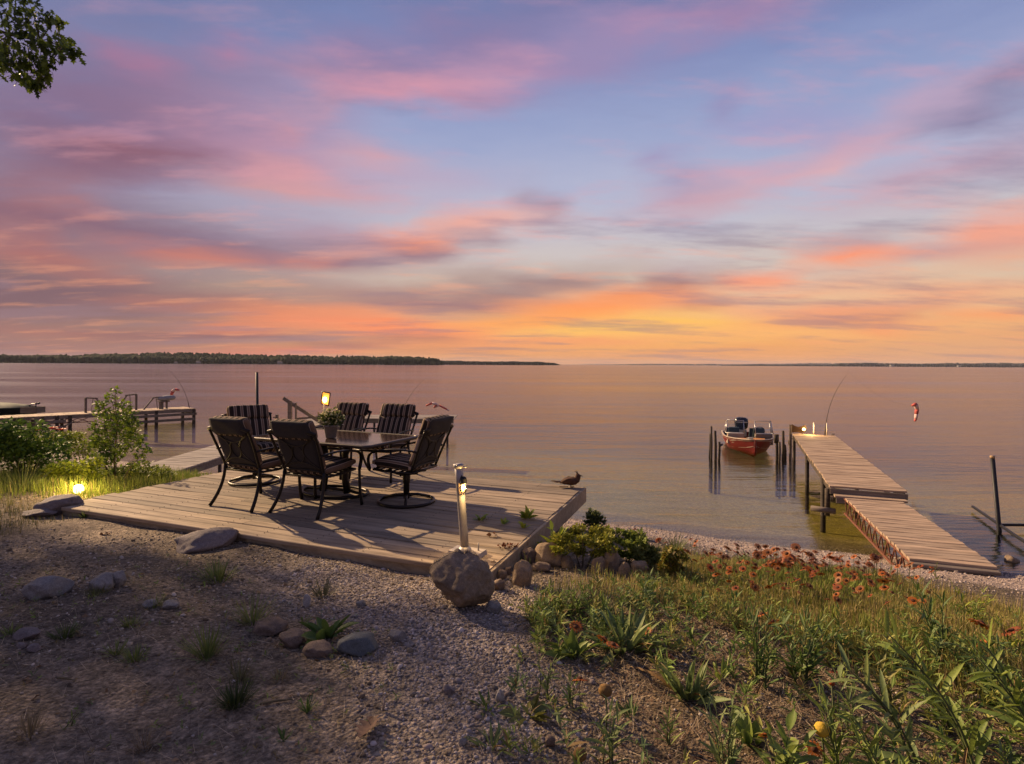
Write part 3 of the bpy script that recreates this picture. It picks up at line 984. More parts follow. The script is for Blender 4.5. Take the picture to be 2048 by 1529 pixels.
def make_chair(swivel, label, group):
    t = thing('patio_chair', label, 'chair', group=group)
    # back plane: y = by(z), leaning away from the seat (chair faces +Y)
    by = lambda z: -.235 - (z - .42) * .40
    for s in (-1, 1):
        pts = bez((s * .275, by(.42), .42), (s * .285, by(.58), .58), (s * .315, by(.74), .74), (s * .315, by(.90) - .012, .895))
        MB().tube(pts, .0155, 8).build('back_upright', M_FRAME, t, True)
    top = arc((-.335, by(.895) - .012, .885), (.335, by(.895) - .012, .885), (0, -.025, .048), 15)
    MB().tube(top, .021, 8, flat=(.55, 1.0)).build('top_rail', M_FRAME, t, True)
    lower = arc((-.275, by(.46), .46), (.275, by(.46), .46), (0, 0, .012), 8)
    MB().tube(lower, .013, 8).build('lower_rail', M_FRAME, t, True)
    # scroll: oval ring and four bowed bars
    sc = MB(); P = lambda x, z: (x, by(z) - .004, z)
    zc = .655
    sc.tube([P(.078 * math.cos(a), zc + .092 * math.sin(a)) for a in np.linspace(0, 2 * math.pi, 22)[:-1]], .0085, 6, closed=True)
    for s in (-1, 1):
        sc.tube([P(s * (.295 - .215 * math.sin(math.pi * k)), .47 + .41 * k) for k in np.linspace(0, 1, 15)], .0085, 6)
    sc.tube([P(.285 * k, .865 - .118 * (1 - k * k)) for k in np.linspace(-1, 1, 15)], .0085, 6)
    sc.tube([P(.262 * k, .475 + .088 * (1 - k * k)) for k in np.linspace(-1, 1, 15)], .0085, 6)
    sc.build('back_scroll', M_FRAME, t, True)
    # cushions
    lean = math.atan(.40)
    bc = pad(.53, .40, .105, puff=.45).build('back_cushion', M_STRIPE, t, True)
    bc.location = (0, by(.66) + .062, .665); bc.rotation_euler = (R(90) + lean, 0, 0)
    hc = pad(.55, .215, .15, puff=.35).build('head_cushion', M_STRIPE, t, True)
    hc.location = (0, by(.93) + .052, .925); hc.rotation_euler = (R(90) + lean, 0, 0)
    bk = pad(.52, .44, .03, puff=.4).build('cushion_backing', M_RATTAN, t, True)
    bk.location = (0, by(.67) + .012, .675); bk.rotation_euler = (R(90) + lean, 0, 0)
    hb = pad(.53, .20, .05, puff=.35).build('head_shade_pad', M_RATTAN, t, True)  # dark pad added to stand for the shade behind the head cushion
    hb.location = (0, by(.93) - .010, .925); hb.rotation_euler = (R(90) + lean, 0, 0)
    stc = pad(.55, .56, .12, puff=.4).build('seat_cushion', M_STRIPE, t, True)
    stc.location = (0, .035, .475); stc.rotation_euler = (R(4), 0, 0)
    # seat frame with cross slats
    sf = MB()
    for s in (-1, 1):
        sf.tube([(s * .275, -.25, .405), (s * .28, .0, .40), (s * .28, .27, .415)], .014, 8)
    sf.tube(arc((-.28, .27, .415), (.28, .27, .415), (0, .015, 0), 6), .014, 8)
    sf.tube([(-.275, -.25, .405), (.275, -.25, .405)], .014, 8)
    sf.build('seat_frame', M_FRAME, t, True)
    for k in range(5):
        yy = -.17 + .1 * k
        MB().bar((-.27, yy, .405), (.27, yy, .405), .035, .008).build('seat_slat', M_FRAME, t)
    # arms: flat bowed bar from the back upright, curling down at the front
    for s in (-1, 1):
        a0 = Vector((s * .305, by(.66), .645))
        pts = bez(a0, (s * .37, -.14, .70), (s * .36, .10, .665), (s * .345, .24, .62), 9) + bez((s * .345, .24, .62), (s * .34, .31, .59), (s * .335, .315, .53), (s * .325, .285, .42), 7)[1:]
        MB().tube(pts, .020, 8, flat=(1.15, .6)).build('arm', M_FRAME, t, True)
    if not swivel:
        for s in (-1, 1):
            MB().tube(bez((s * .325, .285, .43), (s * .33, .28, .28), (s * .335, .285, .12), (s * .345, .31, .0), 8), [.018, .018, .0185, .019, .0195, .02, .0205, .021], 8, flat=(1.1, .75)).build('leg', M_FRAME, t, True)
            MB().tube(bez((s * .28, by(.46), .46), (s * .285, -.25, .30), (s * .30, -.30, .14), (s * .335, -.41, .0), 8), [.018, .018, .0185, .019, .0195, .02, .0205, .021], 8, flat=(1.1, .75)).build('leg', M_FRAME, t, True)
    else:
        MB().lathe([(.036, .045), (.036, .22), (.045, .24), (.045, .33), (.03, .35)], 12).build('pedestal', M_FRAME, t, True)
        sp = MB()
        for s in (-1, 1):
            sp.tube([(s * .10, -.20, .375), (s * .11, 0, .345), (s * .10, .20, .375)], .016, 8)
        sp.tube([(-.13, 0, .345), (.13, 0, .345)], .02, 8)
        sp.build('swivel_spring', M_FRAME, t, True)
        MB().tube([(.325 * math.cos(a), .325 * math.sin(a), .02) for a in np.linspace(0, 2 * math.pi, 41)[:-1]], .019, 8, closed=True, flat=(.9, 1.0)).build('base_ring', M_FRAME, t, True)
        for k in range(3):
            a = R(90 + 120 * k)
            d = Vector((math.cos(a), math.sin(a), 0))
            MB().tube([d * .02 + Vector((0, 0, .085)), d * .15 + Vector((0, 0, .075)), d * .31 + Vector((0, 0, .03))], [.02, .018, .016], 8).build('base_spoke', M_FRAME, t, True)
    return t


DZ = 1.662


def place(o, x, y, fwd):
    o.location = (x, y, DZ)
    o.rotation_euler = (0, 0, math.atan2(-fwd[0], fwd[1]))


G4 = 'four-legged patio chairs'; GS = 'swivel patio chairs'
chairA = make_chair(False, 'leftmost dark metal patio chair seen from behind, on the near side of the table', G4)
place(chairA, -2.97, 6.80, (.43, .90))
chairB = copy_tree(chairA); chairB['label'] = 'dark patio chair seen from behind, second from the left and closest to the viewer'
place(chairB, -2.17, 6.52, (.40, .915))
chairC = copy_tree(chairA); chairC['label'] = 'striped cushion patio chair beyond the table, right beside the flower pot'
place(chairC, -2.62, 8.52, (-.36, -.93))
chairD = copy_tree(chairA); chairD['label'] = 'striped cushion patio chair beyond the table, in front of the curved fishing rod'
place(chairD, -1.86, 8.28, (-.36, -.93))
chairF = make_chair(True, 'swivel patio chair on a ring base at the right end of the table', GS)
place(chairF, -1.24, 6.80, (-.93, .37))
chairE = copy_tree(chairF); chairE['label'] = 'swivel patio chair with striped head cushion at the far left end of the table'
place(chairE, -3.52, 7.90, (.62, -.78))


def build_table():
    c = at_z(740, 893, DZ + .72)
    t = thing('patio_table', 'dark patio table with a smoky glass top in the middle of the chairs', 'table', (-2.22, 7.24, DZ), math.atan2(-.41, .91))
    L_, W_, r = .93, .54, .09

    def outline(l, w, rad, z):
        o = []
        for cx, cy, a0 in ((l - rad, w - rad, 0), (-l + rad, w - rad, 90), (-l + rad, -w + rad, 180), (l - rad, -w + rad, 270)):
            for k in range(7):
                a = R(a0 + 15 * k)
                o.append(Vector((cx + rad * math.cos(a), cy + rad * math.sin(a), z)))
        return o
    o1 = [outline(L_, W_, r, .685), outline(L_ + .012, W_ + .012, r, .70), outline(L_ + .008, W_ + .008, r, .718), outline(L_ - .012, W_ - .012, r, .722), outline(L_ - .035, W_ - .035, r * .8, .722), outline(L_ - .035, W_ - .035, r * .8, .685)]
    mb = MB(); mb.loft(o1 + [o1[0]], cap=False)
    mb.build('top_frame', M_TOPFR, t, True)
    m, nt, bs, _ = newmat('smoky_table_glass')
    bs.inputs['Base Color'].default_value = (.045, .030, .022, 1); bs.inputs['Roughness'].default_value = .10; bs.inputs['Specular IOR Level'].default_value = .65
    v = objvec(nt, rand=False); n = nz(nt, v, 60, 3); bump(nt, n.outputs[0], .05, .002, bs)
    g = MB(); g.loft([outline(L_ - .036, W_ - .036, r * .8, .708), outline(L_ - .036, W_ - .036, r * .8, .7165)])
    g.build('glass_top', m, t)
    for s in (-1, 1):
        MB().tube([(s * .20, 0, .02), (s * .16, 0, .2), (s * .16, 0, .5), (s * .24, 0, .685)], [.05, .042, .042, .05], 10).build('pedestal', M_FRAME, t, True)
        MB().bar((s * .26, -.46, .675), (s * .26, .46, .675), .04, .018).build('top_brace', M_FRAME, t)
    MB().tube([(.46 * math.cos(a), .30 * math.sin(a), .022) for a in np.linspace(0, 2 * math.pi, 45)[:-1]], .02, 8, closed=True).build('base_ring', M_FRAME, t, True)
    MB().tube([(-.45, 0, .03), (-.2, 0, .055), (.2, 0, .055), (.45, 0, .03)], .02, 8).build('base_bar', M_FRAME, t, True)
    return t


TABLE = build_table()

M_POT = plain('grey_clay_pot', (.20, .17, .145), .85, 0, .15, 25, .2)
M_SOIL = plain('potting_soil', (.03, .022, .016), .95, 0, .3, 40, .5)
M_LEAFV = vcol_mat('leaf_blades', .6, .3, 0, .3)
M_DRYV = vcol_mat('dry_straw', .9, .15, 0, .15)
# simple leaf: two folded halves, along +Y
LEAF_V = np.array([(0, 0, 0), (.30, .42, .07), (0, .5, 0), (-.30, .42, .07), (0, 1, -.03)], float)
LEAF_F = np.array([(0, 1, 2), (1, 4, 2), (0, 2, 3), (2, 4, 3)])


def leafball(name, centers, radii, n, size, c0, c1, mat, parent=None, seed=1, flat=1.0, up=.3, bright=None, hollow=.35):
    """leaves spread through the volume of several ellipsoid clumps"""
    r = np.random.default_rng(seed)
    C = np.array(centers, float); Rr = np.array(radii, float)
    if Rr.ndim == 1: Rr = np.repeat(Rr[:, None], 3, 1)
    vol = Rr.prod(1) ** (2 / 3); k = r.choice(len(C), n, p=vol / vol.sum())
    d = r.normal(size=(n, 3)); d /= np.linalg.norm(d, axis=1, keepdims=True)
    rad = r.uniform(hollow ** 3, 1.0, n) ** (1 / 3) * r.uniform(.82, 1.12, n)
    pos = C[k] + d * rad[:, None] * Rr[k]
    yaw = np.arctan2(d[:, 1], d[:, 0]) - math.pi / 2 + r.normal(0, .8, n)
    pitch = r.normal(up, .55, n); roll = r.normal(0, .6, n)
    s = size * r.uniform(.6, 1.3, n)
    f = r.uniform(0, 1, (n, 1))
    cols = (np.array(c0) * (1 - f) + np.array(c1) * f) * r.uniform(.75, 1.2, (n, 1))
    return scatter(name, LEAF_V, LEAF_F, pos, rot_np(yaw, pitch, roll), np.stack([s * flat, s, s], -1), cols, mat, parent)


def build_flowerpot():
    p = at_z(662, 876, DZ + .722)
    t = thing('flower_pot', 'small grey pot of yellow white blossoms standing on the patio table', 'flower pot', (p.x, p.y, DZ + .722))
    MB().lathe([(.058, 0), (.062, .004), (.083, .135), (.090, .138), (.090, .158), (.080, .160), (.078, .130)], 18).build('pot', M_POT, t, True)
    MB().lathe([(.078, .125), (.06, .140), (.0, .147)], 14).build('soil', M_SOIL, t, True)
    leafball('foliage', [(0, 0, .24), (-.06, .02, .22), (.06, -.02, .22)], [.11, .09, .09], 420, .05, (.05, .085, .02), (.11, .14, .03), M_LEAFV, t, 3)
    leafball('blossoms', [(0, 0, .255), (-.065, .02, .23), (.065, -.02, .23)], [.118, .092, .092], 260, .03, (.62, .56, .22), (.78, .74, .50), M_LEAFV, t, 4, 1.6, .6, hollow=.85)
    b = MB()
    for i in range(9):
        a = i * 2.4; b.tube([(.01 * math.cos(a), .01 * math.sin(a), .13), (.07 * math.cos(a), .07 * math.sin(a), .26)], .003, 5)
    b.build('stems', plain('green_stem', (.06, .09, .03), .7), t)


build_flowerpot()

# ================================================================ umbrella stand post with a lantern, on the deck's near corner
M_GALV = plain('galvanised_pipe', (.30, .28, .27), .5, .55, .2, 12, .1)
M_BLACK = plain('black_lamp_metal', (.012, .012, .012), .4, .4, .2, 30, .05)
M_STONEPLATE = plain('pale_concrete_plate', (.36, .32, .29), .9, 0, .2, 20, .3)


def lamp_light(name, parent, loc, energy, c=(1, .62, .22), rad=.03):
    l = bpy.data.lights.new(name, 'POINT'); l.energy = energy; l.color = c; l.shadow_soft_size = rad
    o = bpy.data.objects.new(name, l); COL.objects.link(o); o.parent = parent; o.location = loc
    return o


M_BULB = emit('lit_bulb', (1.0, .66, .22), 9.0)
M_LANTERN_GLASS = glass('lantern_glass', (1.0, .86, .62))


def build_stand():
    b = at_z(930, 1110, 1.665)
    t = thing('umbrella_stand', 'grey metal umbrella stand pipe on a flat base at the deck corner', 'umbrella stand', (b.x, b.y, 1.664))
    tx = -.06
    pts = [Vector((tx * (k), 0, .045 + .735 * k)) for k in np.linspace(0, 1, 6)]
    MB().tube(pts, .036, 20).build('pipe', M_GALV, t, True)
    MB().lathe([(.038, 0), (.044, .004), (.044, .03), (.038, .034), (.030, .034), (.030, -.03)], 20, (tx, 0, .745)).build('collar', M_GALV, t, True)
    MB().tube([(tx + .03, -.01, .755), (tx + .075, -.02, .757)], .006, 8).build('thumb_screw', M_GALV, t, True)
    bp = MB(); bp.box((.02, .02, .018), (.30, .17, .036), Matrix.Rotation(R(-24), 3, 'Z'), .94)
    bp.build('base_plate', M_STONEPLATE, t)
    MB().lathe([(.060, .034), (.056, .05), (.040, .075)], 18).build('base_flange', M_GALV, t, True)
    MB().tube([(.115, .0, .035), (.116, .0, .105)], .006, 8).build('base_bolt', M_GALV, t, True)
    # lantern, held by the pipe
    q = Vector((b.x, b.y, 1.664)) + Vector((tx * .82 + .035, -.035, .60))
    l = thing('jar_lantern', 'small lit jar lantern with black cap hooked on the umbrella stand', 'lantern', q)
    MB().lathe([(.012, .078), (.024, .072), (.030, .055), (.032, .03), (.034, .028), (.034, .018)], 16).build('cap', M_BLACK, l, True)
    MB().lathe([(.027, .02), (.031, .0), (.030, -.04), (.022, -.062), (.0, -.068)], 16).build('glass_jar', M_LANTERN_GLASS, l, True)
    MB().lathe([(.006, .014), (.013, .0), (.016, -.018), (.012, -.036), (.0, -.042)], 12).build('bulb', M_BULB, l, True)
    MB().tube([(-.01, 0, .075), (-.02, .012, .09), (-.034, .02, .08), (-.034, .022, .05)], .004, 6).build('hook', M_BLACK, l, True)
    lamp_light('lantern_light', l, (.05, -.05, -.02), 7.0, rad=.02)


build_stand()

# ================================================================ rusty bird figure on the deck's far corner
M_RUST = plain('rusty_iron', (.085, .042, .024), .85, .25, .45, 30, .6)


def build_bird():
    p = DF_R + (DN_R - DF_R).normalized() * .12 - DU * .17
    t = thing('bird_figurine', 'rusty metal bird ornament perched on the far corner of the deck', 'figurine', (p.x, p.y, 1.664), R(-8))
    t.scale = (.84, .84, .72)
    # body along +X (head at +X)
    st = [(-.15, .085, .010, .008), (-.11, .10, .040, .032), (-.05, .11, .072, .062), (.02, .115, .086, .078), (.08, .125, .080, .076), (.115, .15, .060, .060), (.13, .185, .046, .046), (.135, .215, .043, .044), (.13, .245, .032, .033), (.125, .262, .010, .010)]
    rings = []
    for i, (x, z, ry, rz) in enumerate(st):
        tilt = [0, 0, 0, .05, .3, .8, 1.3, 1.5, 1.55, 1.57][i]
        rings.append([Vector((x - math.sin(tilt) * rz * math.sin(a), ry * math.cos(a), z + math.cos(tilt) * rz * math.sin(a))) for a in np.linspace(0, 2 * math.pi, 15)[:-1]])
    MB().loft(rings).build('body', M_RUST, t, True)
    tail = MB()
    for k, (dy, dz) in enumerate(((-.03, .05), (0, .062), (.03, .05))):
        tail.tube([(-.10, dy * .4, .10), (-.20, dy, dz + .04), (-.30, dy * 1.6, dz + .062)], [.03, .026, .012], 8, flat=(1.0, .25))
    tail.build('tail', M_RUST, t, True)
    for s in (-1, 1):
        w = MB(); w.tube([(.07, s * .07, .16), (.0, s * .085, .135), (-.08, s * .065, .10), (-.15, s * .03, .085)], [.015, .055, .045, .01], 10, flat=(.3, 1)); w.build('wing', M_RUST, t, True)
    MB().tube([(.165, 0, .225), (.215, 0, .208)], [.013, .002], 8).build('beak', M_RUST, t, True)
    cr = MB(); cr.tube([(.12, 0, .255), (.10, 0, .29), (.075, 0, .30)], [.008, .006, .003], 6); cr.tube([(.13, 0, .258), (.12, .005, .295), (.10, .005, .312)], [.008, .006, .003], 6)
    cr.build('crest', M_RUST, t, True)
    for s in (-1, 1):
        MB().tube([(.02, s * .03, .06), (.02, s * .035, .01), (.07, s * .04, .006)], .007, 6).build('leg', M_RUST, t, True)
    MB().tube([(-.02, 0, .01), (-.16, .0, .008)], .006, 6).build('foot_bar', M_RUST, t, True)


build_bird()

# ================================================================ docks
M_RUSTBAR = plain('rusty_truss_steel', (.16, .062, .036), .85, .2, .4, 25, .4)
M_WHITEPOST = plain('white_pvc', (.62, .56, .50), .5, 0, .08, 10, .05)
M_DARKPOLE = plain('dark_steel_pole', (.020, .021, .026), .5, .4, .3, 10, .1)
M_ROPE = plain('worn_rope', (.16, .12, .085), .9, 0, .3, 40, .4)
M_NYLON_R = plain('red_nylon', (.50, .10, .085), .75, 0, .3, 8, .2)
M_NYLON_W = plain('pale_nylon', (.62, .42, .38), .75, 0, .2, 8, .2)
M_ROD = plain('dark_fishing_rod', (.035, .028, .026), .5, .1, .2, 20, 0)


def frame_from(a, b):
    """matrix-free helper: origin a, local +Y to b; returns rz and length"""
    d = b - a
    return math.atan2(-d.x, d.y), math.hypot(d.x, d.y)


def dock_boards(parent, w, l, z, mat, pw=.14, gap=.008, skew=0.0, name='plank', y0=0.0):
    """planks across the dock (local X), laid along local Y from the shore end"""
    n = int((l) / pw)
    protos = [plank_mesh(w, pw - gap, .036, 900 + k) for k in range(4)]
    pm = []
    for k, q in enumerate(protos):
        o = q.build(name, mat, parent); pm.append(o)
    for i in range(n):
        o = pm[i] if i < 4 else pm[i % 4].copy()
        if i >= 4: COL.objects.link(o); o.parent = parent
        o.location = (w / 2 + random.uniform(-.012, .012), y0 + (i + .5) * pw, z + random.uniform(-.003, .003))
        o.rotation_euler = (0, random.uniform(-.003, .003), random.uniform(-.003, .003) + skew)


def curved_rod(p0, p1, bend, n=14):
    return arc(p0, p1, bend, n)


def rod_and_sock(rod_label, sock_label, p0, p1, bend, sock_at, sock_pts, rr=(.012, .003)):
    t = thing('fishing_rod', rod_label, 'fishing rod', p0)
    pts = [q - Vector(p0) for q in arc(p0, p1, bend, 16)]
    MB().tube(pts, list(np.linspace(rr[0], rr[1], 16)), 6).build('blank', M_ROD, t, True)
    MB().tube([pts[0], pts[1], pts[2]], [.018, .020, .016], 8).build('grip', M_POSTW, t, True)
    s = thing('windsock', sock_label, 'windsock', sock_at)
    # tapering tube of cloth in bands, red and pale by turns
    sp = [Vector(q) for q, _ in sock_pts]; sr = [r_ for _, r_ in sock_pts]
    for i in range(len(sp) - 1):
        a = sp[i]; b = sp[i + 1]; mid = a.lerp(b, .5)
        MB().tube([a, mid, b], [sr[i], (sr[i] + sr[i + 1]) / 2 * 1.06, sr[i + 1]], 10, flat=(1, .7)).build('cloth_band', M_NYLON_R if i % 2 == 0 else M_NYLON_W, s, True)
    MB().tube([(q - Vector(sock_at)) for q in arc(Vector(p1), Vector(sock_at) + sp[0], (0, 0, -.25), 8)], .0012, 4).build('line', M_ROD, s)
    return t, s


def build_right_dock():
    zt = .90
    A = at_z(1660, 972, zt); B = at_z(1585, 867, zt); C = at_z(1815, 985, zt); D = at_z(1668, 869, zt)
    rz, l1 = frame_from(A, B)
    yv = (B - A).normalized(); xv = Vector((yv.y, -yv.x, 0))
    w = ((C - A).dot(xv) + (D - B).dot(xv)) / 2
    l = l1
    t = thing('boat_dock', 'long pale plank dock running out to the right of the red boat', 'dock', (A.x, A.y, 0), rz)
    dock_boards(t, w, l, zt, M_DOCKW)
    for x in (.05, w - .05):
        MB().bar((x, .04, zt - .115), (x, l - .04, zt - .115), .045, .15).build('stringer', M_POSTW, t)
    MB().bar((0, -.02, zt - .10), (w, -.02, zt - .10), .04, .11).build('end_board', M_RAILW, t)
    ys = [1.3, l * .5, l - .35]
    for y in ys:
        for x in (.03, w - .08):
            MB().tube([(x, y, -2.2), (x, y, zt - .04)], .055, 10).build('post', M_POSTW, t, True)
    MB().tube([(-.03, .1, .28), (-.03, .1, .82)], .05, 12).build('shore_pile', M_POSTW, t, True)
    MB().tube([(-.34, .0, .42), (.1, -.02, .40)], .055, 10).build('cross_log', M_RAILW, t, True)
    # step under the upper end
    MB().bar((.06, -.14, zt - .16), (w - .05, -.14, zt - .16), .2, .04).build('step', M_DOCKW, t)
    MB().bar((.08, -.24, zt - .23), (w - .10, -.24, zt - .23), .03, .10).build('step_riser', M_RAILW, t)
    # post at the outer corner with dark panel
    MB().bar((-.07, l - .12, -1.9), (-.07, l - .12, 1.22), .09, .09).build('corner_post', M_RAILW, t)
    for (px, h) in ((.62, .42), (1.0, .42)):
        MB().tube([(px * w / 1.22, l - .05, zt), (px * w / 1.22, l - .05, zt + h)], .022, 10).build('white_post', M_WHITEPOST, t, True)
    MB().box((w - .06, l - .1, zt + .04), (.10, .05, .06)).build('cleat', M_GALV, t)
    lp = [Vector((-.03 + .10 * math.sin(a) * 1.0, l - .12, .58 + .14 * math.cos(a))) for a in np.linspace(0, 2 * math.pi, 15)[:-1]]
    MB().tube(lp, .022, 8, closed=True).build('rope_loop', M_ROPE, t, True)
    # dark carved board with the lit lamp on it: a fish-shaped plaque on the corner post
    f = thing('dock_lamp', 'lit lamp on a dark wavy board at the outer left corner of the right dock', 'lamp', t.matrix_basis @ Vector((0, 0, 0)))
    M = Matrix.Translation((A.x, A.y, 0)) @ Matrix.Rotation(rz, 4, 'Z')
    f.location = M @ Vector((-.02, l - .06, zt)); f.rotation_euler = (0, 0, rz)
    top = [(0, .33), (.10, .27), (.20, .24), (.30, .27), (.38, .31), (.44, .31)]
    bot = [(.46, .20), (.40, .06), (.30, .03), (.18, .05), (.08, .04), (0, .03)]
    ol = top + bot
    rings = [[Vector((x, y, z)) for x, z in ol] for y in (-.03, .03)]
    MB().loft(rings).build('board', plain('oiled_dark_board', (.06, .032, .016), .35, 0, .4, 9, .2), f)
    bl = MB().lathe([(.0, .05), (.035, .035), (.05, .0), (.035, -.035), (.0, -.05)], 12).build('bulb', M_BULB, f, True)
    bl.location = (.37, -.08, .17)
    bk = MB().tube([(.37, -.03, .17), (.37, -.06, .17)], .03, 8).build('socket', M_BLACK, f, True)
    lamp_light('dock_lamp_light', f, (.56, -.26, .24), 14.0, rad=.05)
    # gangway to the beach: flat ramp on a rusty steel truss
    zr = .78
    TL = at_z(1688, 990, zr + .02); BL = at_z(1820, 1119, .75); BR = at_z(1997, 1137, .75); TR = at_z(1803, 999, zr + .02)
    rz2, l2 = frame_from(BL, TL)
    y2 = (TL - BL).normalized(); y2.z = 0; x2 = Vector((y2.y, -y2.x, 0)).normalized()
    w2 = ((BR - BL).dot(x2) + (TR - TL).dot(x2)) / 2
    g = thing('gangway', 'wooden gangway on a rusty steel truss joining the right dock to the beach', 'gangway', (BL.x, BL.y, 0), rz2)
    skew = math.atan2((BR - BL).dot(y2 / y2.length), (BR - BL).dot(x2))
    dock_boards(g, w2, l2, .76, M_DOCKW, skew=skew * .5, pw=.135)
    MB().bar((0, -.03, .70), (w2, -.03 + math.tan(skew * .5) * w2, .70), .14, .045).build('toe_board', M_RAILW, g)
    for x in (.02, w2 - .02):
        for zz in (.70, .42):
            MB().bar((x, .02, zz), (x, l2, zz + .02), .04, .035).build('truss_chord', M_RUSTBAR, g)
        n = 22
        for k in range(n):
            y0 = .03 + (l2 - .06) * k / n; y1 = .03 + (l2 - .06) * (k + 1) / n
            MB().bar((x, y0, .425 if k % 2 else .70), (x, y1, .70 if k % 2 else .425), .018, .018).build('truss_web', M_RUSTBAR, g)
    # rod and windsock at the outer end
    p0 = M @ Vector((w - .12, l - .2, zt)); dd = p0.y
    p0 = at_d(1650, 868, dd); p0.z = zt
    p1 = at_d(1698, 745, dd)
    sk = at_d(1833, 812, dd - .6)
    k = dd / F
    rod_and_sock('thin dark fishing rod arching up from the end of the right dock', 'pale red windsock hanging over the water at the far right', p0, p1, (-.18, 0, .10), sk,
                 [((-.14, 0, 0), .05), ((-.02, 0, .06), .075), ((.02, 0, -.12), .075), ((0, 0, -.28), .065), ((-.02, 0, -.44), .055), ((-.05, 0, -.52), .03)])
    return A, yv, xv, w, l


RD = build_right_dock()


def build_piles():
    """old mooring stakes left and right of the boat, each its own thing"""
    spec = [(1423, 853, 918, .035, 'tall thin stake'), (1431, 862, 922, .05, 'weathered stake'), (1438, 884, 921, .045, 'short knobbly stake'), (1419, 868, 914, .03, 'thin leaning stake'),
            (1554, 871, 922, .05, 'stake with a square cap'), (1559, 884, 926, .04, 'thin wet stake'), (1566, 862, 920, .05, 'tallest stake'), (1571, 890, 916, .04, 'short leaning stake')]
    for i, (px, y0, y1, r, nm) in enumerate(spec):
        b = at_z(px, y1, 0); tpt = at_d(px + random.uniform(-1.5, 1.5), y0, b.y)
        side = 'left of the red boat' if px < 1500 else 'between the red boat and the dock'
        o = MB()
        pts = [Vector((0, 0, -1.6)), Vector((.01, 0, -.4)), Vector((0, 0, 0)), (tpt - b) * .5 + Vector((.012, 0, 0)), tpt - b]
        o.tube(pts, [r * 1.1, r, r, r * .95, r * .85], 9)
        if i in (4,):
            o.box(tpt - b + Vector((0, 0, -.12)), (.13, .11, .30))
        if i in (2,):
            o.tube([(tpt - b) + Vector((0, 0, -.15)), (tpt - b) + Vector((.12, 0, -.08))], [.05, .03], 8)
        ob = o.build('mooring_stake', M_POSTW, None, True); ob.location = b
        extra = {0: 'tall thin dark mooring stake just left of the red boat, highest there', 1: 'thick weathered mooring stake left of the red boat, nearest its hull', 2: 'short knobbly mooring stake with a side branch left of the red boat', 3: 'thin leaning mooring stake farthest left of the red boat',
                 4: 'mooring stake with a square wooden cap right of the red boat', 5: 'thin wet mooring stake between capped stake and tall stake', 6: 'tallest mooring stake between the red boat and the right dock', 7: 'short leaning mooring stake nearest the right dock'}[i]
        tag(ob, extra, 'stake', 'mooring stakes by the boat')


build_piles()

# ================================================================ red boat
M_HULL = plain('red_hull_paint', (.13, .004, .004), .55, 0, .12, 4, .02, .3)
M_CREAM = plain('cream_gunwale', (.34, .27, .20), .45, 0, .12, 8, .05)
M_TAN = plain('orange_lit_deck', (.48, .20, .055), .85, 0, .2, 12, .2)  # warm light inside the boat is put into this orange
M_GREYCON = plain('grey_console', (.16, .13, .10), .7, 0, .15, 10, .1)
M_SEAT = plain('dark_teal_seat', (.025, .045, .05), .6, 0, .2, 12, .1)
M_ALU = plain('aluminium_trim', (.5, .48, .46), .35, .8, .1, 20, .02)
M_PANE = glass('windshield_pane', (.86, .90, .92))
M_MOTOR = plain('black_outboard', (.010, .011, .014), .25, 0, .2, 10, .02, .6)


